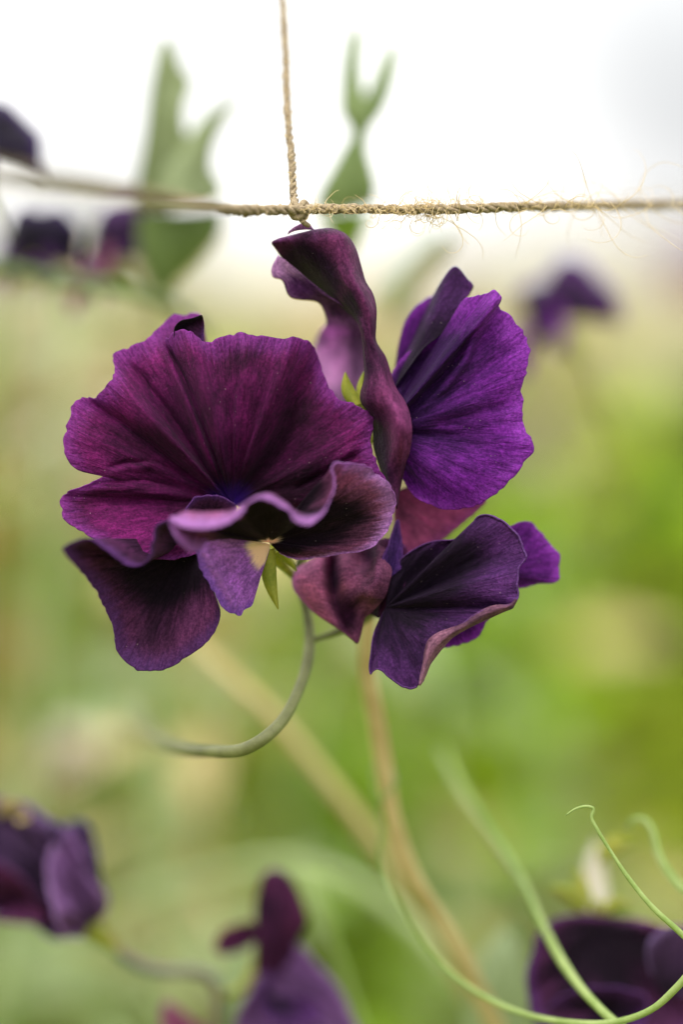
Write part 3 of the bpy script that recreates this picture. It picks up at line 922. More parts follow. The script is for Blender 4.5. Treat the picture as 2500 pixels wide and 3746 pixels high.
s2b = [[(x_, y_, z_ * (1.9 if y_ > 1200 else 1.3)) for (x_, y_, z_) in r_] for r_ in s2b]
sheet('wing_petal', b2, s2b, M['lilac'], 110, 40, ruffle=6, wrinkle=2, seed=14, crosswise=True, label='lilac wing petal behind the twisted one',
      flush_shading=[(1090, 1050, 130, 60, .40), (1300, 1270, 30, 130, .25), (1250, 1130, 90, 40, .3), (1200, 1320, 80, 120, -.3)])
sepal(b2, (1295, 1480), (1320, 1490), (1264, 1362), 24, 90, 100, (-14, 0), 7)
sepal(b2, (1318, 1480), (1340, 1490), (1332, 1360), 18, 110, 130, (-8, 0), 8)

# --- bloom 3: upper right, violet
b3 = bloom((1430, 1560, 150), (1316, 1620, 290), 'violet bloom on the right seen from behind')
e3 = [(1478, 1760, 60), (1515, 1812, 50), (1565, 1841, 40), (1630, 1862, 30, -16), (1712, 1862, 18, -24), (1752, 1849, 10, -26), (1776, 1830, 4, -26), (1822, 1800, -2, -24), (1862, 1764, -6, -20), (1900, 1722, -8, -14), (1936, 1680, -10, -8), (1956, 1650, -14, -4), (1956, 1625, -16, -2), (1936, 1586, -4, -6),
      (1915, 1536, 6, -14), (1911, 1476, 10, -20), (1915, 1416, 6, -20), (1926, 1376, -2, -16), (1936, 1330, -8, -14), (1942, 1280, -8, -12), (1933, 1240, -4, -10), (1915, 1205, 2, -10), (1880, 1170, 10, -12), (1851, 1146, 16, -16), (1829, 1126, 12, -26), (1833, 1086, -8, -36), (1820, 1069, -8, -30),
      (1776, 1075, 20, -4), (1731, 1085, 40, 14), (1700, 1097, 54, 20), (1681, 1120, 62, 20), (1675, 1150, 70, 18), (1665, 1185, 78, 14), (1640, 1206, 84, 12), (1600, 1230, 90, 10), (1550, 1252, 96, 8), (1500, 1282, 100, 6), (1452, 1334, 104, 4), (1432, 1372, 108, 0)]
sheet('standard_petal', b3, fan((1400, 1580, 90), e3, 0.9, 1.6, 2.4), M['violet'], 300, 72, ruffle=24, ruf_f=5, wrinkle=5, wr_f=16, seed=16,
      flush_shading=[(1520, 1400, 100, 120, .36), (1640, 1280, 80, 70, .25), (1700, 1800, 220, 90, -.2), (1900, 1500, 100, 200, -.12)],
      crease=[([(1500, 1525), (1630, 1415), (1700, 1325), (1750, 1205), (1800, 1120), (1826, 1076)], -34, 17), ([(1560, 1560), (1720, 1520), (1912, 1470)], 9, 22), ([(1560, 1640), (1740, 1700), (1860, 1765)], -9, 26), ([(1640, 1450), (1780, 1350), (1900, 1260)], 8, 22)], edge_jag=5)
s3b = [[(1446, 1420, 150), (1460, 1400, 140), (1480, 1370, 120)], [(1478, 1318, 200), (1515, 1300, 140), (1560, 1266, 116)], [(1502, 1262, 240), (1550, 1240, 136), (1612, 1226, 124)], [(1530, 1196, 262), (1585, 1170, 140), (1655, 1168, 130)], [(1560, 1130, 262), (1618, 1098, 142), (1690, 1108, 136)], [(1586, 1080, 240), (1640, 1040, 148), (1722, 1072, 150)],
       [(1612, 1034, 190), (1660, 1000, 152), (1731, 1040, 156)], [(1640, 992, 170), (1672, 982, 158), (1712, 1022, 160)], [(1656, 977, 164), (1668, 974, 162), (1694, 998, 164)]]
sheet('standard_petal', b3, s3b, M['violet_dark'], 90, 40, ruffle=5, wrinkle=2, seed=17, crosswise=True, label='dusky folded rear lobe')
s3c = fan((1440, 1420, 230), [(1450, 1320, 260), (1464, 1240, 265), (1488, 1165, 270), (1535, 1112, 272), (1584, 1082, 270), (1620, 1090, 260), (1600, 1200, 250)], 1.0)
sheet('wing_petal', b3, s3c, M['violet'], 50, 30, ruffle=5, wrinkle=2, seed=18)
w3 = fan((1440, 1800, 230), [(1450, 2060, 260), (1480, 2030, 270), (1530, 2020, 280), (1600, 1990, 290), (1680, 1930, 290), (1750, 1870, 280), (1780, 1830, 270), (1720, 1790, 260), (1600, 1740, 240)], 1.0)
sheet('wing_petal', b3, w3, M['rose'], 70, 36, ruffle=10, wrinkle=2, seed=19, label='dusty rose petal hanging below the violet standard')

# --- bloom 4: lower right, dark
b4 = bloom((1368, 2240, 330), (1132, 2345, 332), 'dark dusky bloom at the lower right with rolled margin')
e4 = [(1430, 2080, 70), (1500, 2020, 70), (1565, 1986, 66, 10), (1650, 1975, 60, 18), (1712, 1965, 50, 18), (1745, 1935, 46, 10), (1740, 1905, 40), (1756, 1887, 34, -8), (1786, 1882, 30, -10), (1826, 1895, 26, -6), (1866, 1925, 24, 4), (1900, 1960, 26, 12), (1916, 2000, 28, 14), (1928, 2030, 24, 4), (1922, 2050, 16, -8),
      (1903, 2072, 4, -18), (1897, 2126, -4, -14), (1894, 2190, -6, -4)]
r4 = fan((1412, 2222, 90), e4, 0.9, 1.5, 2.5)
for r_ in r4:
    r_.append(r_[-1] + np.array([-4, 2, -6.0]))
roll = [((1880, 2216), (1872, 2208)), ((1826, 2242), (1812, 2216)), ((1776, 2264), (1772, 2230)), ((1734, 2284), (1728, 2256)), ((1700, 2302), (1690, 2284)), ((1654, 2330), (1648, 2300)), ((1616, 2368), (1598, 2321)), ((1590, 2400), (1568, 2348)), ((1574, 2424), (1557, 2380)), ((1558, 2466), (1549, 2432)),
        ((1544, 2496), (1540, 2470))]
for (o_, i_) in roll:
    o_, i_ = np.array(o_, float), np.array(i_, float)
    b_ = np.array([1412, 2222, 90.0])
    oo = np.array([o_[0], o_[1], -8])
    row = [b_ + (oo - b_) * v for v in (.006, .22, .45, .7, .9)]
    for j, v in enumerate((.006, .22, .45, .7, .9)):
        row[j][2] += 6 * math.sin(math.pi * v) + 12 * v
    m_ = (o_ + i_) / 2
    row += [np.array([o_[0], o_[1], -6]), np.array([m_[0] + 1, m_[1] + 1, -40]), np.array([i_[0], i_[1], -34])]
    r4.append(row)
for (x_, y_, z_) in [(1526, 2515, -4), (1500, 2521, -2), (1470, 2512, 0), (1425, 2480, 4), (1382, 2446, 8), (1366, 2455, 24), (1357, 2467, 34), (1352, 2448, 40), (1357, 2390, 50), (1368, 2320, 64), (1392, 2262, 80)]:
    e_ = np.array([x_, y_, z_], float)
    b_ = np.array([1412, 2222, 90.0])
    row = [b_ + (e_ - b_) * v for v in (.006, .2, .42, .65, .84, 1.0)]
    row.append(e_ + np.array([1, -3, -4.0]))
    r4.append(row)
sheet('standard_petal', b4, r4, M['violet_dark'], 420, 100, ruffle=10, wrinkle=5, wr_f=16, seed=22, edge_jag=2,
      flush_shading=[(1540, 2100, 150, 100, .35), (1700, 2020, 80, 60, .2), (1820, 1980, 70, 60, -.16), (1840, 2120, 60, 60, -.14), (1470, 2450, 70, 80, -.14)])
rm = []
for k_, (o_, i_) in enumerate([((1892, 2196), (1890, 2190))] + roll + [((1536, 2508), (1535, 2500))]):
    o_, i_ = np.array(o_, float), np.array(i_, float)
    m_ = (o_ + i_) / 2
    d_ = (o_ - i_) * .12
    rm.append([(i_[0] - d_[0] * .5, i_[1] - d_[1] * .5, -36), (i_[0] * .7 + o_[0] * .3, i_[1] * .7 + o_[1] * .3, -54), (m_[0], m_[1], -60), (o_[0] * .8 + i_[0] * .2, o_[1] * .8 + i_[1] * .2, -50), (o_[0] + d_[0], o_[1] + d_[1], -22), (o_[0] - d_[0], o_[1] - d_[1], -2)])
sheet('petal_margin', b4, rm, M['rolled'], 120, 24, ruffle=5, ruf_f=20, wrinkle=5, wr_f=60, seed=27, crosswise=True, label='margin rolled forward showing the textured underside')
bk = fan((1780, 2090, 120), [(1800, 2160, 170), (1905, 2150, 200), (1975, 2136, 205), (2046, 2125, 205), (2051, 2080, 210), (2050, 2030, 214), (2026, 2000, 214), (1990, 1955, 212), (1950, 1915, 205), (1914, 1907, 195), (1876, 1920, 180), (1800, 1980, 150)], 1.0)
sheet('wing_petal', b4, bk, M['violet'], 80, 36, ruffle=10, wrinkle=2, seed=23, label='violet petal lobe showing behind on the right')
bl = fan((1640, 2190, 120), [(1800, 2240, 140), (1784, 2268, 150), (1760, 2315, 155), (1702, 2355, 158), (1632, 2371, 160), (1590, 2370, 160), (1560, 2330, 150)], 1.0)
sheet('wing_petal', b4, bl, M['violet'], 50, 30, ruffle=6, wrinkle=2, seed=24, label='violet margin showing under the rolled edge')
w4 = [[(1432, 2020, 50), (1436, 2080, 40), (1426, 2130, 34), (1410, 2180, 34), (1384, 2214, 44), (1350, 2250, 60)],
      [(1380, 1990, 60), (1380, 2060, 20), (1376, 2120, -4), (1362, 2172, 0), (1346, 2212, 40), (1335, 2262, 66)],
      [(1350, 1985, 90), (1352, 2050, 70), (1346, 2110, 30), (1334, 2160, 10), (1320, 2210, 50), (1326, 2300, 66)],
      [(1320, 1985, 110), (1316, 2050, 92), (1308, 2110, 50), (1298, 2170, 36), (1290, 2240, 60), (1318, 2335, 64)],
      [(1270, 1990, 100), (1268, 2050, 60), (1262, 2120, 40), (1262, 2190, 50), (1272, 2260, 64), (1311, 2353, 62)],
      [(1215, 2000, 130), (1212, 2060, 120), (1216, 2130, 110), (1226, 2200, 96), (1244, 2260, 80), (1284, 2336, 66)],
      [(1180, 2020, 100), (1174, 2070, 70), (1176, 2130, 60), (1188, 2190, 62), (1208, 2240, 66), (1240, 2302, 70)],
      [(1130, 2052, 100), (1120, 2090, 74), (1122, 2130, 64), (1138, 2180, 66), (1160, 2220, 70), (1195, 2272, 74)],
      [(1098, 2072, 110), (1084, 2100, 96), (1080, 2130, 90), (1092, 2165, 88), (1115, 2195, 86), (1150, 2240, 84)],
      [(1086, 2084, 120), (1074, 2106, 110), (1069, 2128, 106), (1078, 2160, 104), (1098, 2186, 100), (1112, 2202, 96)]]
w4 = [[(x_, y_, 150 + (z_ - 66) * 2.2) for (x_, y_, z_) in r_] for r_ in w4]
sheet('wing_petal', b4, w4, M['twist_rose'], 120, 50, ruffle=4, wrinkle=2, seed=25, crosswise=True, label='folded rose and plum wing petal',
      flush_shading=[(1225, 2120, 24, 110, .3), (1270, 2240, 34, 80, .3), (1360, 2030, 40, 70, .25)])
sheet('wing_petal', b4, fan((1385, 2262, 160), [(1325, 2230, 260), (1330, 2100, 280), (1360, 2000, 260), (1420, 1970, 150), (1480, 1990, 140), (1490, 2100, 130), (1450, 2230, 120)], 1.0), M['twist'], 40, 24, ruffle=8, wrinkle=3, seed=28, label='plum inner petal between the two lower lobes')
blu = fan((1420, 2120, 80), [(1396, 2100, 60), (1400, 2040, 70), (1424, 1980, 90), (1456, 1900, 120), (1470, 1960, 120), (1476, 2040, 110), (1470, 2080, 100)], 1.0)
sheet('keel_petal', b4, blu, petal_mat('petal_indigo', (0.02, 0.006, 0.06), (0.06, 0.02, 0.13), (0.10, 0.03, 0.16), trans=.2), 40, 24, ruffle=4, seed=26)

# ------------------------------------------------------------------ leaves behind the twine
def leaf_grid(name, parent, rows, mat, seed, nu=60, nv=24, solid=.25e-3):
    return sheet(name, parent, rows, mat, nu, nv, ruffle=6, wrinkle=3, wr_f=18, seed=seed, crosswise=True, solid=solid, edge_jag=0)


lf = thing('sweet_pea_leaf', V(640, 1090, 1650), 'broad two-pronged green leaf left of the vertical twine with a lower leaflet', 'leaf')
leaf_grid('leaflet', lf, [[(505, 760, 1400), (620, 760, 1430), (781, 740, 1400)], [(499, 680, 1370), (620, 680, 1410), (816, 690, 1380)], [(512, 600, 1350), (610, 600, 1400), (760, 600, 1370)], [(531, 480, 1340), (600, 480, 1380), (680, 480, 1360)], [(541, 380, 1340), (610, 380, 1370), (677, 380, 1350)],
                           [(551, 310, 1340), (620, 310, 1370), (700, 300, 1350)], [(565, 230, 1350), (620, 240, 1360), (661, 240, 1360)], [(581, 165, 1350), (612, 170, 1360), (642, 180, 1360)], [(599, 130, 1360), (606, 128, 1360), (615, 132, 1360)]], M['leaf_grey'], 31)
leaf_grid('leaflet', lf, [[(546, 720, 1370), (650, 745, 1310), (811, 720, 1360)], [(598, 620, 1350), (690, 640, 1310), (777, 650, 1360)], [(662, 540, 1360), (720, 545, 1310), (778, 560, 1360)], [(718, 460, 1360), (770, 455, 1330), (814, 465, 1360)], [(795, 395, 1360), (836, 385, 1340), (861, 390, 1360)], [(870, 360, 1360), (884, 355, 1350), (898, 356, 1360)]], M['leaf_grey'], 32)
leaf_grid('leaflet', lf, [[(510, 770, 1510), (660, 775, 1480), (821, 760, 1510)], [(506, 840, 1530), (650, 840, 1490), (811, 850, 1520)], [(509, 920, 1550), (630, 920, 1510), (751, 930, 1540)], [(531, 1000, 1580), (600, 1000, 1550), (680, 1000, 1570)], [(561, 1070, 1610), (590, 1070, 1590), (613, 1060, 1600)]], M['leaf'], 33)
mesh_obj('leaf_stalk', *tube([(640, 1090, 1650), (600, 1000, 1640), (600, 860, 1580), (620, 740, 1500), (640, 600, 1430)], [16 * S, 18 * S, 12 * S], 8, 30), M['stem'], lf)

lf2 = thing('sweet_pea_leaf', V(1260, 1100, 1280), 'slender forked green leaf pointing up right of the vertical twine', 'leaf')
leaf_grid('leaflet', lf2, [[(1153, 760, 1260), (1240, 770, 1250), (1371, 740, 1260)], [(1168, 700, 1240), (1270, 700, 1230), (1380, 680, 1250)], [(1219, 610, 1230), (1285, 610, 1220), (1365, 620, 1240)], [(1264, 530, 1230), (1300, 525, 1220), (1344, 535, 1230)], [(1288, 490, 1230), (1312, 490, 1220), (1352, 480, 1230)],
                            [(1251, 420, 1240), (1300, 420, 1210), (1365, 430, 1230)], [(1250, 330, 1250), (1290, 330, 1220), (1330, 330, 1240)], [(1259, 230, 1260), (1288, 230, 1240), (1320, 230, 1250)], [(1276, 140, 1270), (1300, 140, 1260), (1326, 140, 1270)], [(1302, 80, 1270), (1308, 78, 1270), (1315, 80, 1270)]], M['leaf'], 34)
leaf_grid('leaflet', lf2, [[(1286, 470, 1260), (1330, 470, 1240), (1374, 450, 1260)], [(1315, 400, 1260), (1362, 400, 1240), (1410, 390, 1260)], [(1361, 310, 1270), (1395, 310, 1250), (1439, 300, 1270)], [(1392, 230, 1280), (1418, 230, 1270), (1453, 225, 1280)], [(1435, 150, 1290), (1445, 148, 1288), (1458, 150, 1290)]], M['leaf'], 35)
leaf_grid('leaflet', lf2, [[(1154, 770, 1300), (1270, 780, 1280), (1357, 760, 1300)], [(1209, 850, 1320), (1275, 850, 1300), (1325, 850, 1320)], [(1244, 930, 1340), (1262, 930, 1336), (1281, 925, 1340)]], M['leaf_bright'], 36)
mesh_obj('leaf_stalk', *tube([(1260, 1100, 1280), (1262, 950, 1325), (1265, 800, 1290), (1300, 540, 1245)], [14 * S, 14 * S, 9 * S], 8, 30), M['stem'], lf2)

lf3 = thing('sweet_pea_leaf', V(1430, 1200, 2600), 'blurred green leaf edge rising below the fuzzy knot of fibres', 'leaf')
leaf_grid('leaflet', lf3, [[(1400, 1150, 2600), (1440, 1160, 2590), (1480, 1150, 2600)], [(1420, 1030, 2600), (1470, 1010, 2580), (1530, 1000, 2600)], [(1500, 930, 2600), (1550, 915, 2580), (1610, 920, 2600)], [(1560, 870, 2600), (1600, 850, 2590), (1650, 880, 2600)], [(1600, 835, 2600), (1625, 828, 2600), (1645, 840, 2600)]], M['leaf'], 37)

# ------------------------------------------------------------------ a plain bloom for the blurred sprays
def gen_bloom(name, root, org, size, rot, mats, seed, calyx_mat='sepal', to=None, label=None, top=False):
    """standard, two wings, keel and calyx; local +Y is the face, +Z up"""
    R = np.array(Euler(rot).to_matrix())
    org = np.array(org)
    X = lambda p: org + (np.asarray(p, float) * size) @ R.T
    r = np.random.default_rng(seed)
    back = org + R @ np.array([0, -0.28, -0.1]) * size
    cp = [to if to is not None else back + R @ np.array([0, -.3, -.25]) * size, back, org + R @ np.array([0, -.05, 0.02]) * size]
    vs, f = tube(cp, [.025 * size, .05 * size, .10 * size, .11 * size], 10, 20, world=True)
    o = mesh_obj(name, vs, f, M[calyx_mat], root, org=Vector(back))
    if label:
        o['label'] = label
    rib = []
    for a in np.linspace(-1.9, 1.9, 15):
        ln = (0.62 + 0.10 * math.cos(a * 2) - 0.10 * math.exp(-(a / .16) ** 2)) * (1 + r.normal() * .05)
        row = []
        for v in (.02, .2, .45, .7, .88, 1):
            rr = ln * v
            dep = -0.06 - .28 * (v ** 2) * abs(math.sin(a)) - .10 * v ** 3 + .10 * math.sin(math.pi * v) + .05 * v ** 2 * math.sin(a * 7 + seed)
            row.append(X((rr * math.sin(a), dep, rr * math.cos(a) * .95 + .02)))
        rib.append(row)
    kw = dict(world_ribs=True, unit=size / 700, nu=70, nv=24, ruffle=26, ruf_f=5, wrinkle=4, wr_f=18, edge_jag=0, solid=.2e-3)
    sheet('standard_petal', o, rib, M[mats[0]], seed=seed, **kw)
    for s in (-1, 1):
        rib = []
        for a in np.linspace(-.9, 1.0, 7):
            row = []
            for v in (.02, .3, .6, .85, 1):
                rr = .46 * v * (1 - .12 * a * a)
                row.append(X((s * (.04 + rr * math.cos(a) * .62 * (.5 + .5 * v)), .05 + rr * .55 - .10 * v * v * (a + 1), rr * math.sin(a) * .9 - .22 * v)))
            rib.append(row)
        sheet('wing_petal', o, rib, M[mats[1]], seed=seed + 2 + s, **{**kw, 'nu': 36})
    rib = []
    for a in np.linspace(-1.3, 1.3, 7):
        rib.append([X((.14 * math.sin(a) * math.sin(math.pi * (.12 + .8 * v)), .04 + .38 * v, -.04 - .20 * v ** 1.5 - .13 * math.cos(a) * math.sin(math.pi * (.1 + .8 * v)))) for v in (0, .25, .5, .75, 1)])
    sheet('keel_petal', o, rib, M[mats[2]], seed=seed + 5, **{**kw, 'nu': 24, 'ruffle': 4})
    return o


# lower left spray: a crumpled bloom at the left and a fresher one at the bottom, on one thin stalk
sp2 = thing('sweet_pea_spray', V(797, 4300, 1230), 'blurred low spray with crumpled indigo bloom at left and plum bloom at bottom', 'flower')
mesh_obj('stalk', *tube([(797, 4300, 1230), (795, 3900, 1190), (798, 3720, 1160), (800, 3620, 1130), (770, 3572, 1120), (700, 3552, 1110), (600, 3552, 1100), (510, 3530, 1080), (440, 3490, 1060), (385, 3440, 1050)], [24 * S, 24 * S, 23 * S], 8, 80), M['stem_plum'], sp2)
c1 = mesh_obj('bloom', *tube([(440, 3492, 1060), (400, 3455, 1045), (350, 3415, 1030), (300, 3380, 1020)], [16 * S, 24 * S, 44 * S, 54 * S, 40 * S], 10, 24), M['sepal'], sp2, org=V(400, 3455, 1045))
c1['label'] = 'crumpled fading indigo bloom'
wa = fan((350, 3390, 1020), [(392, 3330, 1020), (396, 3290, 1010), (372, 3210, 990), (352, 3110, 970, -30), (330, 3022, 970, -30), (285, 2998, 980), (230, 3010, 1010, 30), (170, 2990, 1020, 40), (110, 2945, 1010), (40, 2925, 1010, -30), (-60, 2930, 1030, -30), (-140, 3050, 1050), (-120, 3250, 1050, 30), (-40, 3340, 1030, 40), (60, 3360, 1020, 20), (130, 3390, 1020, -20), (190, 3440, 1020), (260, 3432, 1020), (320, 3405, 1020)], 1.0)
sheet('standard_petal', c1, wa, M['withered'], 200, 50, ruffle=130, ruf_f=7, wrinkle=44, wr_f=14, seed=41)
wb = fan((330, 3380, 970), [(300, 3430, 930), (220, 3420, 920), (200, 3340, 890, -30), (170, 3200, 890, -40), (190, 3090, 900), (250, 3040, 910, 30), (300, 3120, 920, 20), (330, 3220, 930, -20), (385, 3280, 940), (380, 3350, 950)], 1.0)
sheet('wing_petal', c1, wb, M['lilac_grey'], 120, 40, ruffle=100, ruf_f=7, wrinkle=36, wr_f=16, seed=42)
wc = fan((60, 3300, 1020), [(-120, 3330, 970), (-80, 3220, 950), (-20, 3160, 930, -20), (60, 3200, 930), (130, 3290, 940, 20), (170, 3370, 960), (80, 3380, 980), (-40, 3370, 990)], 1.0)
sheet('wing_petal', c1, wc, M['twist'], 60, 30, ruffle=30, ruf_f=6, wrinkle=6, seed=43)
sheet('petal_tip', c1, fan((60, 2960, 970), [(0, 2990, 950), (0, 2945, 930), (40, 2930, 920), (90, 2960, 930), (110, 3000, 945), (60, 3010, 950)], 1.0), M['straw'], 24, 12, ruffle=6, seed=44, label='dried tan tip')

c2 = mesh_obj('bloom', *tube([(800, 3640, 1130), (880, 3620, 1110), (935, 3540, 1090), (960, 3440, 1080)], [14 * S, 14 * S, 24 * S, 34 * S, 30 * S], 10, 24), M['sepal'], sp2, org=V(935, 3540, 1090))
c2['label'] = 'plum bloom at the bottom edge'
sheet('standard_petal', c2, [[(930, 3560, 1070), (990, 3570, 1050), (1060, 3560, 1070)], [(935, 3440, 1050), (1000, 3450, 1010), (1100, 3430, 1050)], [(930, 3330, 1050), (1020, 3330, 1000), (1130, 3370, 1050)], [(945, 3250, 1050), (1020, 3250, 1010), (1105, 3280, 1050)], [(965, 3195, 1055), (1015, 3190, 1030), (1065, 3210, 1055)], [(990, 3178, 1060), (1010, 3176, 1055), (1035, 3182, 1060)]], M['twist'], 60, 30, ruffle=26, wrinkle=10, seed=45, crosswise=True)
sheet('wing_petal', c2, fan((945, 3400, 1070), [(930, 3450, 1050), (850, 3490, 1050), (790, 3482, 1050), (800, 3425, 1050), (860, 3382, 1050), (920, 3370, 1050)], 1.0), M['twist'], 50, 24, ruffle=14, wrinkle=5, seed=46)
sheet('wing_petal', c2, fan((1000, 3560, 1060), [(960, 3540, 1030), (900, 3650, 990), (860, 3740, 970), (900, 3850, 970), (1100, 3870, 970), (1330, 3830, 980), (1300, 3740, 980), (1255, 3640, 990), (1180, 3545, 1020), (1110, 3470, 1040), (1050, 3440, 1050)], 1.0), M['lilac_grey'], 90, 36, ruffle=60, ruf_f=6, wrinkle=14, seed=47)
sheet('wing_petal', c2, fan((985, 3640, 970), [(1000, 3560, 970), (960, 3600, 930), (960, 3700, 900), (1050, 3760, 890), (1180, 3720, 900), (1120, 3650, 930)], 1.0), M['violet_dark'], 50, 24, ruffle=20, wrinkle=5, seed=48)
c3 = mesh_obj('bloom', *tube([(797, 3900, 1180), (740, 3880, 1170), (700, 3830, 1160)], [14 * S, 20 * S, 34 * S], 10, 16), M['sepal'], sp2, org=V(740, 3880, 1170))
c3['label'] = 'magenta bloom tip entering from the bottom edge'
sheet('standard_petal', c3, fan((700, 3850, 1150), [(590, 3900, 1130), (588, 3760, 1120), (604, 3662, 1110), (650, 3690, 1100), (720, 3740, 1100), (790, 3800, 1120), (800, 3880, 1140)], 1.0), M['rose'], 50, 24, ruffle=16, wrinkle=4, seed=49)

# lower right bloom with pale bud above
sp3 = thing('sweet_pea_spray', V(2300, 4700, 900), 'blurred near black bloom with a pale bud above it at lower right', 'flower')
mesh_obj('stalk', *tube([(2300, 4700, 900), (2330, 4200, 900), (2290, 3700, 1000), (2200, 3420, 1000), (2185, 3330, 1050), (2180, 3260, 1150)], [17 * S, 16 * S, 14 * S], 8, 50), M['stem'], sp3)
c4 = mesh_obj('bloom', *tube([(2200, 3440, 960), (2190, 3390, 940), (2185, 3340, 900), (2185, 3300, 880)], [16 * S, 24 * S, 30 * S, 20 * S], 10, 20), M['sepal'], sp3, org=V(2190, 3390, 860))
c4['label'] = 'near black bloom hanging downward'
sheet('standard_petal', c4, fan((2180, 3400, 800), [(1960, 3700, 700), (1925, 3600, 690), (1945, 3480, 700), (1985, 3390, 740), (2060, 3350, 780), (2150, 3345, 800), (2250, 3350, 790), (2350, 3365, 760), (2470, 3400, 720), (2600, 3480, 690), (2640, 3650, 680), (2560, 3800, 690), (2300, 3860, 690), (2080, 3820, 700), (1980, 3760, 715), (1935, 3690, 725), (1940, 3600, 735)], 1.1), M['wing_dark'], 140, 40, ruffle=50, ruf_f=5, wrinkle=8, seed=51)
sheet('wing_petal', c4, fan((2200, 3700, 690), [(1990, 3700, 640), (2060, 3640, 610), (2160, 3612, 600), (2280, 3615, 600), (2370, 3650, 620), (2360, 3740, 640), (2200, 3800, 650), (2050, 3780, 650)], 1.0), M['violet_dark'], 70, 30, ruffle=24, wrinkle=6, seed=52)
sheet('wing_petal', c4, fan((2430, 3640, 690), [(2380, 3560, 640), (2370, 3460, 620), (2420, 3400, 620), (2500, 3380, 630), (2600, 3440, 640), (2620, 3600, 650), (2500, 3640, 650)], 1.0), M['withered'], 60, 30, ruffle=30, wrinkle=6, seed=53)
bd = [(2182, 3340, 1050), (2178, 3290, 1150), (2174, 3210, 1200), (2176, 3130, 1220), (2186, 3080, 1230)]
bud = mesh_obj('bud', *tube(bd, [30 * S, 56 * S, 60 * S, 44 * S, 10 * S], 12, 30), M['cream_petal'], sp3)
bud['label'] = 'pale cream bud'
for (a_, t_, b_) in [((2150, 3330), (2010, 3250), (0, -20)), ((2210, 3330), (2320, 3320), (0, -14)), ((2190, 3140), (2330, 3090), (0, -30)), ((2150, 3300), (2120, 3170), (-10, 0))]:
    sepal(c4, (a_[0] - 12, a_[1]), (a_[0] + 12, a_[1]), t_, 30, 860, 900, b_, 9)

# blooms further back, each on its own stalk
def far_spray(label, x, y, z, size_px, rot, mats, seed, foot, cat='flower'):
    root = thing('sweet_pea_spray', V(*foot), label, cat, 'blurred blooms behind the main spray')
    k = (F + z * 1.3 * S) / F
    sz = size_px * S * k
    o = V(x, y, z)
    R = Euler(rot).to_matrix()
    back = o + R @ Vector((0, -0.28, -0.1)) * sz
    fv = V(*foot)
    mid = (back + fv) / 2 + Vector((0.01, 0.02, 0.0))
    att = back + R @ Vector((0, -.22, -.2)) * sz
    mesh_obj('stalk', *tube(np.array([fv, mid, att * .8 + mid * .2 + Vector((0, .008, 0)), att]), [17 * S, 14 * S, 12 * S], 8, 40, world=True), M['stem'], root)
    gen_bloom('bloom', root, o, sz, rot, mats, seed, to=np.array(att))
    return root


far_spray('dark violet bloom blurred above the meadow right of the main spray', 2005, 1190, 2100, 400, (0.3, 0.5, 2.5), ('violet_dark', 'violet', 'violet'), 61, (2500, 2400, 9000))
far_spray('black-violet bloom cut off by the left edge against the white sky', -120, 590, 1000, 430, (0.4, .3, 2.9), ('ink', 'violet_dark', 'ink'), 62, (-300, 1500, 6000))
far_spray('small dark purple bloom below the twine near the left edge', 125, 940, 1700, 300, (.2, 0, 3.0), ('ink', 'violet_dark', 'violet'), 63, (-100, 1700, 8000))
far_spray('dusky mauve bloom behind the twine beside the broad leaf', 380, 960, 1700, 400, (.2, .4, 2.4), ('violet_dark', 'rose', 'lilac'), 64, (500, 1900, 8000))
far_spray('tiny purple bloom at the left edge under the twine', -20, 960, 3000, 110, (.2, 0, 3.1), ('violet_dark', 'violet', 'violet'), 65, (-300, 1800, 8000))
far_spray('cream blossom glowing left of the burgundy bloom', 160, 1620, 5200, 190, (.9, .1, 3.1), ('cream_petal', 'cream_petal', 'cream_petal'), 66, (60, 3000, 7000))
far_spray('dim cream pink blossom low on the left side', 250, 2760, 5000, 190, (.5, .1, 3.0), ('cream_petal', 'rose', 'cream_petal'), 67, (160, 4200, 6000))
far_spray('dusky pink bloom far behind at the right edge', 2540, 1010, 7000, 200, (.3, .1, 2.9), ('rose', 'violet_dark', 'rose'), 68, (2700, 2600, 8000))

# ------------------------------------------------------------------ stems and tendrils
def stem_thing(name, label, cat, path, rad, mat, n=90, group=None):
    root = thing(name, V(*path[0]), label, cat, group)
    mesh_obj('stem', *tube(path, [a * S for a in rad], 10, n), M[mat], root)
    return root


d1 = stem_thing('dry_stem', 'straw-coloured dry stem rising upright under the dark lower bloom', 'stem',
                [(2050, 4600, 1300), (1830, 3800, 1150), (1640, 3420, 980), (1500, 3180, 850), (1440, 3000, 800), (1405, 2800, 760), (1375, 2620, 720), (1345, 2450, 680), (1352, 2270, 640), (1372, 2080, 620)], [36, 36, 36, 35, 34, 32, 30], 'straw')
d2 = stem_thing('dry_stem', 'pale straw-coloured dry stem slanting behind the curved flower stalk', 'stem',
                [(1950, 4600, 2200), (1790, 3780, 2050), (1560, 3330, 1900), (1400, 3120, 1850), (1200, 2860, 1800), (980, 2600, 1800), (780, 2420, 1900), (640, 2250, 2100), (560, 2050, 2300)], [40, 38, 36, 36, 34, 28], 'straw_pale')
s1 = stem_thing('vine_stem', 'thick pale green vine stem arching low behind the dry stem', 'stem',
                [(1950, 4500, 2400), (1830, 3800, 2300), (1640, 3540, 2250), (1400, 3300, 2250), (1200, 3190, 2300), (1000, 3160, 2500), (700, 3230, 2900), (400, 3330, 3500)], [46, 44, 42, 38, 34], 'stem_pale')
s2_ = stem_thing('vine_stem', 'slim yellow-green stem beside the plum bloom at the bottom', 'stem', [(1400, 4300, 1500), (1310, 3740, 1500), (1240, 3520, 1500), (1180, 3330, 1500), (1100, 3180, 1600)], [20, 19, 16], 'tendril')

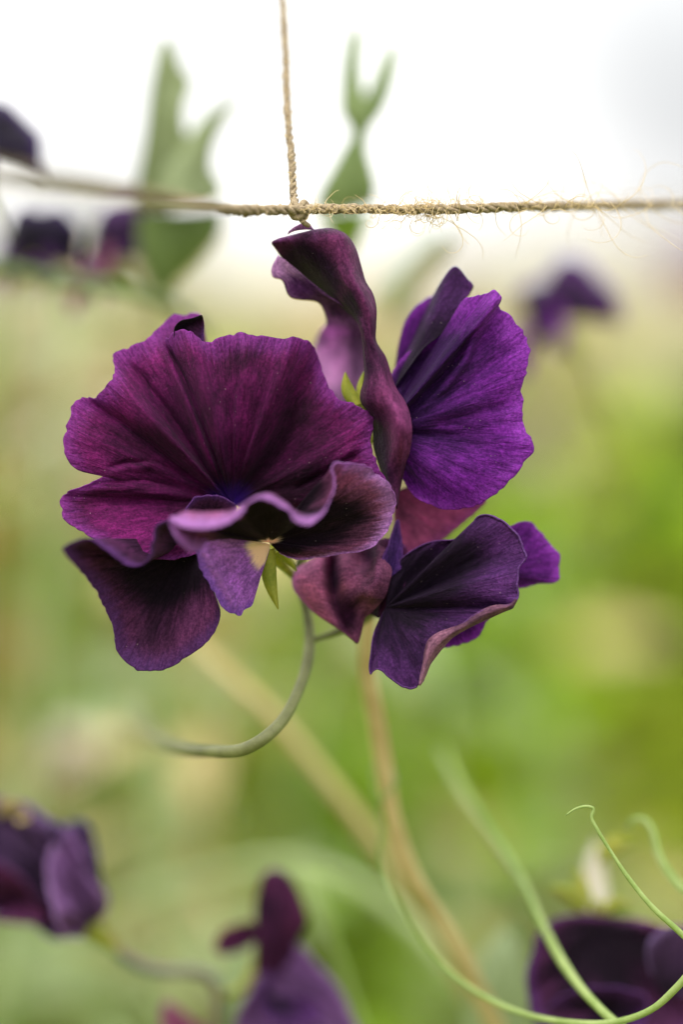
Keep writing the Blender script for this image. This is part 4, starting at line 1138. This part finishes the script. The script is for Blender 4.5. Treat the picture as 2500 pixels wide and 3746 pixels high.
s3_ = stem_thing('vine_stem', 'blurred green stem crossing below the twine at the left edge', 'stem', [(-500, 820, 1500), (-150, 940, 1450), (200, 1020, 1400), (420, 1050, 1450), (620, 1110, 1600), (760, 1230, 2000)], [34, 32, 30, 26], 'leaf')
td = thing('tendril', V(2560, 3480, -60), 'branched light green tendril looping from the right edge to the dry stem', 'tendril')
mesh_obj('tendril_branch', *tube([(2900, 3300, -200), (2700, 3440, -140), (2560, 3520, -60), (2480, 3610, 0), (2390, 3690, 60), (2260, 3738, 130), (2080, 3740, 220), (1930, 3712, 330), (1780, 3650, 430), (1640, 3545, 520), (1520, 3400, 600), (1430, 3250, 660), (1390, 3120, 690), (1392, 3020, 700),
                          (1384, 2960, 690), (1400, 2920, 680), (1440, 2880, 700), (1446, 2830, 760), (1410, 2790, 800), (1370, 2800, 780), (1364, 2850, 740), (1378, 2935, 668)], [12.8 * S, 12.8 * S, 13.6 * S, 13.6 * S, 12.0 * S, 10.4 * S, 8.8 * S, 7.2 * S, 5.6 * S, 4.0 * S], 8, 190), M['tendril'], td)
mesh_obj('tendril_branch', *tube([(2420, 3900, 150), (2330, 3800, 180), (2240, 3730, 230), (2140, 3630, 330), (2060, 3520, 450), (1990, 3390, 600), (1930, 3260, 760), (1850, 3130, 950), (1760, 3000, 1150), (1690, 2890, 1350), (1645, 2800, 1550), (1620, 2740, 1700)], [16.0 * S, 17.6 * S, 19.2 * S, 19.2 * S, 18.4 * S, 16.0 * S], 8, 90), M['tendril'], td)
mesh_obj('tendril_branch', *tube([(2640, 3560, 0), (2500, 3420, -10), (2390, 3320, 0), (2300, 3210, 10), (2240, 3120, 20), (2190, 3040, 25), (2166, 2990, 28), (2172, 2958, 30), (2150, 2950, 24), (2105, 2960, 14), (2072, 2982, 8)], [12.0 * S, 11.2 * S, 11.2 * S, 9.6 * S, 7.2 * S, 7.2 * S, 6.4 * S, 3.2 * S], 8, 90), M['tendril'], td)
mesh_obj('tendril_branch', *tube([(2700, 3420, 420), (2560, 3300, 470), (2470, 3220, 510), (2410, 3120, 540), (2390, 3040, 560), (2360, 3000, 580), (2320, 3000, 600), (2300, 3030, 610)], [19.2 * S, 17.6 * S, 14.4 * S, 9.6 * S], 8, 60), M['tendril'], td)

lf4 = thing('sweet_pea_leaf', V(1850, 4000, 1700), 'pale sage leaf blurred beside the near black bloom', 'leaf')
leaf_grid('leaflet', lf4, [[(1700, 3900, 1650), (1820, 3920, 1620), (1950, 3900, 1650)], [(1710, 3740, 1620), (1830, 3740, 1580), (1960, 3740, 1620)], [(1730, 3600, 1600), (1830, 3590, 1560), (1940, 3600, 1600)], [(1770, 3480, 1600), (1840, 3470, 1570), (1920, 3480, 1600)], [(1830, 3410, 1600), (1855, 3402, 1595), (1885, 3410, 1600)]], M['sage'], 71)
mesh_obj('leaf_stalk', *tube([(1850, 4600, 1800), (1850, 4000, 1700), (1840, 3700, 1600)], [16 * S, 14 * S], 8, 20), M['stem'], lf4)

# ------------------------------------------------------------------ climbing vines further left and behind
def oval(L, Wd, bend, seed):
    r = np.random.default_rng(seed)
    vs, n_, m_ = [], 9, 5
    for i in range(n_):
        t = i / (n_ - 1)
        w = Wd * math.sin(math.pi * (0.06 + .92 * t) ** .85)
        for j in range(m_):
            s = -1 + 2 * j / (m_ - 1)
            vs.append((s * w, L * t, .18 * w * abs(s) - bend * t * t * L + .06 * Wd * math.sin(5 * t + 3 * s + seed)))
    return np.array(vs), grid_faces(n_, m_)


LEAFMESH = []
for k_, (mat, sd) in enumerate([('sage', 1), ('leaf', 2), ('leaf_bright', 3), ('straw_pale', 4)]):
    vs, f = oval(1.0, 0.24, .25, sd)
    me = bpy.data.meshes.new('leaflet')
    me.from_pydata(vs.tolist(), [], f.tolist())
    me.polygons.foreach_set('use_smooth', np.ones(len(me.polygons), bool))
    me.materials.append(M[mat])
    LEAFMESH.append(me)


def vine(label, x, y, seed, top, weights, nleaf=40, lean=0.0, z0=0.45, ls=0.045, stem='stem_pale'):
    r = np.random.default_rng(seed)
    root = thing('sweet_pea_vine', (x, y, 0), label, 'vine', 'climbing vines behind the main spray')
    hs = np.linspace(0, top, 12)
    path = np.stack([x + lean * hs + .025 * np.sin(hs * 7 + seed) + r.normal(size=12) * .006, y + .02 * np.cos(hs * 6 + seed), hs], -1)
    mesh_obj('stem', *tube(path, [.0026, .0022, .0015], 7, 70, world=True), M[stem], root)
    t = np.linspace(0, 1, 12)
    for i in range(nleaf):
        h = r.uniform(z0, top)
        p = np.array([np.interp(h, hs, path[:, k]) for k in range(3)])
        a = r.uniform(0, 2 * math.pi)
        o = link(bpy.data.objects.new('leaflet', LEAFMESH[r.choice(4, p=weights)]))
        o.parent = root
        off = np.array([math.cos(a), math.sin(a), .15]) * r.uniform(.003, .02)
        o.location = Vector(p + off) - ORG[root.name]
        o.rotation_euler = (r.uniform(-.4, .9), r.uniform(-.5, .5), a - math.pi / 2)
        s_ = ls * r.uniform(.7, 1.35)
        o.scale = (s_, s_, s_)
    return root


fv_ = V(450, 2600, 2900)
vine('tall sage-leaved vine just behind the left edge', fv_.x - .012, fv_.y + .004, 101, 1.22, [.7, .1, .1, .1], 20, ls=.028)
vine('sage and straw vine behind the burgundy bloom', -0.105, .80, 102, 1.24, [.5, .1, .1, .3], 50, ls=.055)
vine('yellowing vine behind the broad leaf', -0.055, 1.0, 103, 1.20, [.25, .15, .3, .3], 44, ls=.055)
vine('straw-coloured vine far left', -0.20, 1.2, 104, 1.22, [.4, .05, .15, .4], 56, ls=.06)
vine('bright green vine behind the curved flower stalk', -0.02, 1.25, 105, 1.06, [.15, .3, .5, .05], 46, z0=.4)
vine('green vine low in the middle background', 0.06, 1.1, 106, 1.08, [.05, .4, .5, .05], 40, z0=.5)
vine('leafy green vine low behind the tendrils', 0.15, 1.2, 107, 1.10, [.05, .5, .4, .05], 44, z0=.5)
vine('thin green vine behind the violet bloom', 0.13, 1.6, 108, 1.14, [.05, .3, .55, .1], 44, z0=.5)
vine('yellow-green vine at the right edge', 0.24, 1.5, 109, 1.12, [.05, .3, .5, .15], 44, z0=.5)
vine('spindly pale vine close behind the left edge', -0.066, .56, 111, 1.23, [.6, .1, .1, .2], 22, ls=.026, z0=.9)
vine('straw stemmed vine beside the cream blossom', -0.045, .62, 112, 1.19, [.45, .1, .15, .3], 24, ls=.028, stem='straw_pale', z0=.9)
vine('thin sage vine behind the crumpled bloom', -0.03, .66, 113, 1.13, [.6, .2, .15, .05], 24, ls=.03, z0=.9)
vine('green vine between the dry stems', 0.01, .72, 114, 1.12, [.2, .4, .3, .1], 24, ls=.03, z0=.9)
vine('small green vine behind the pale bud', 0.075, .78, 115, 1.10, [.1, .4, .4, .1], 26, ls=.03, z0=.9)
vine('leaning green vine near the right edge', 0.105, .85, 116, 1.14, [.1, .3, .5, .1], 26, ls=.03, z0=.9, lean=-.02)
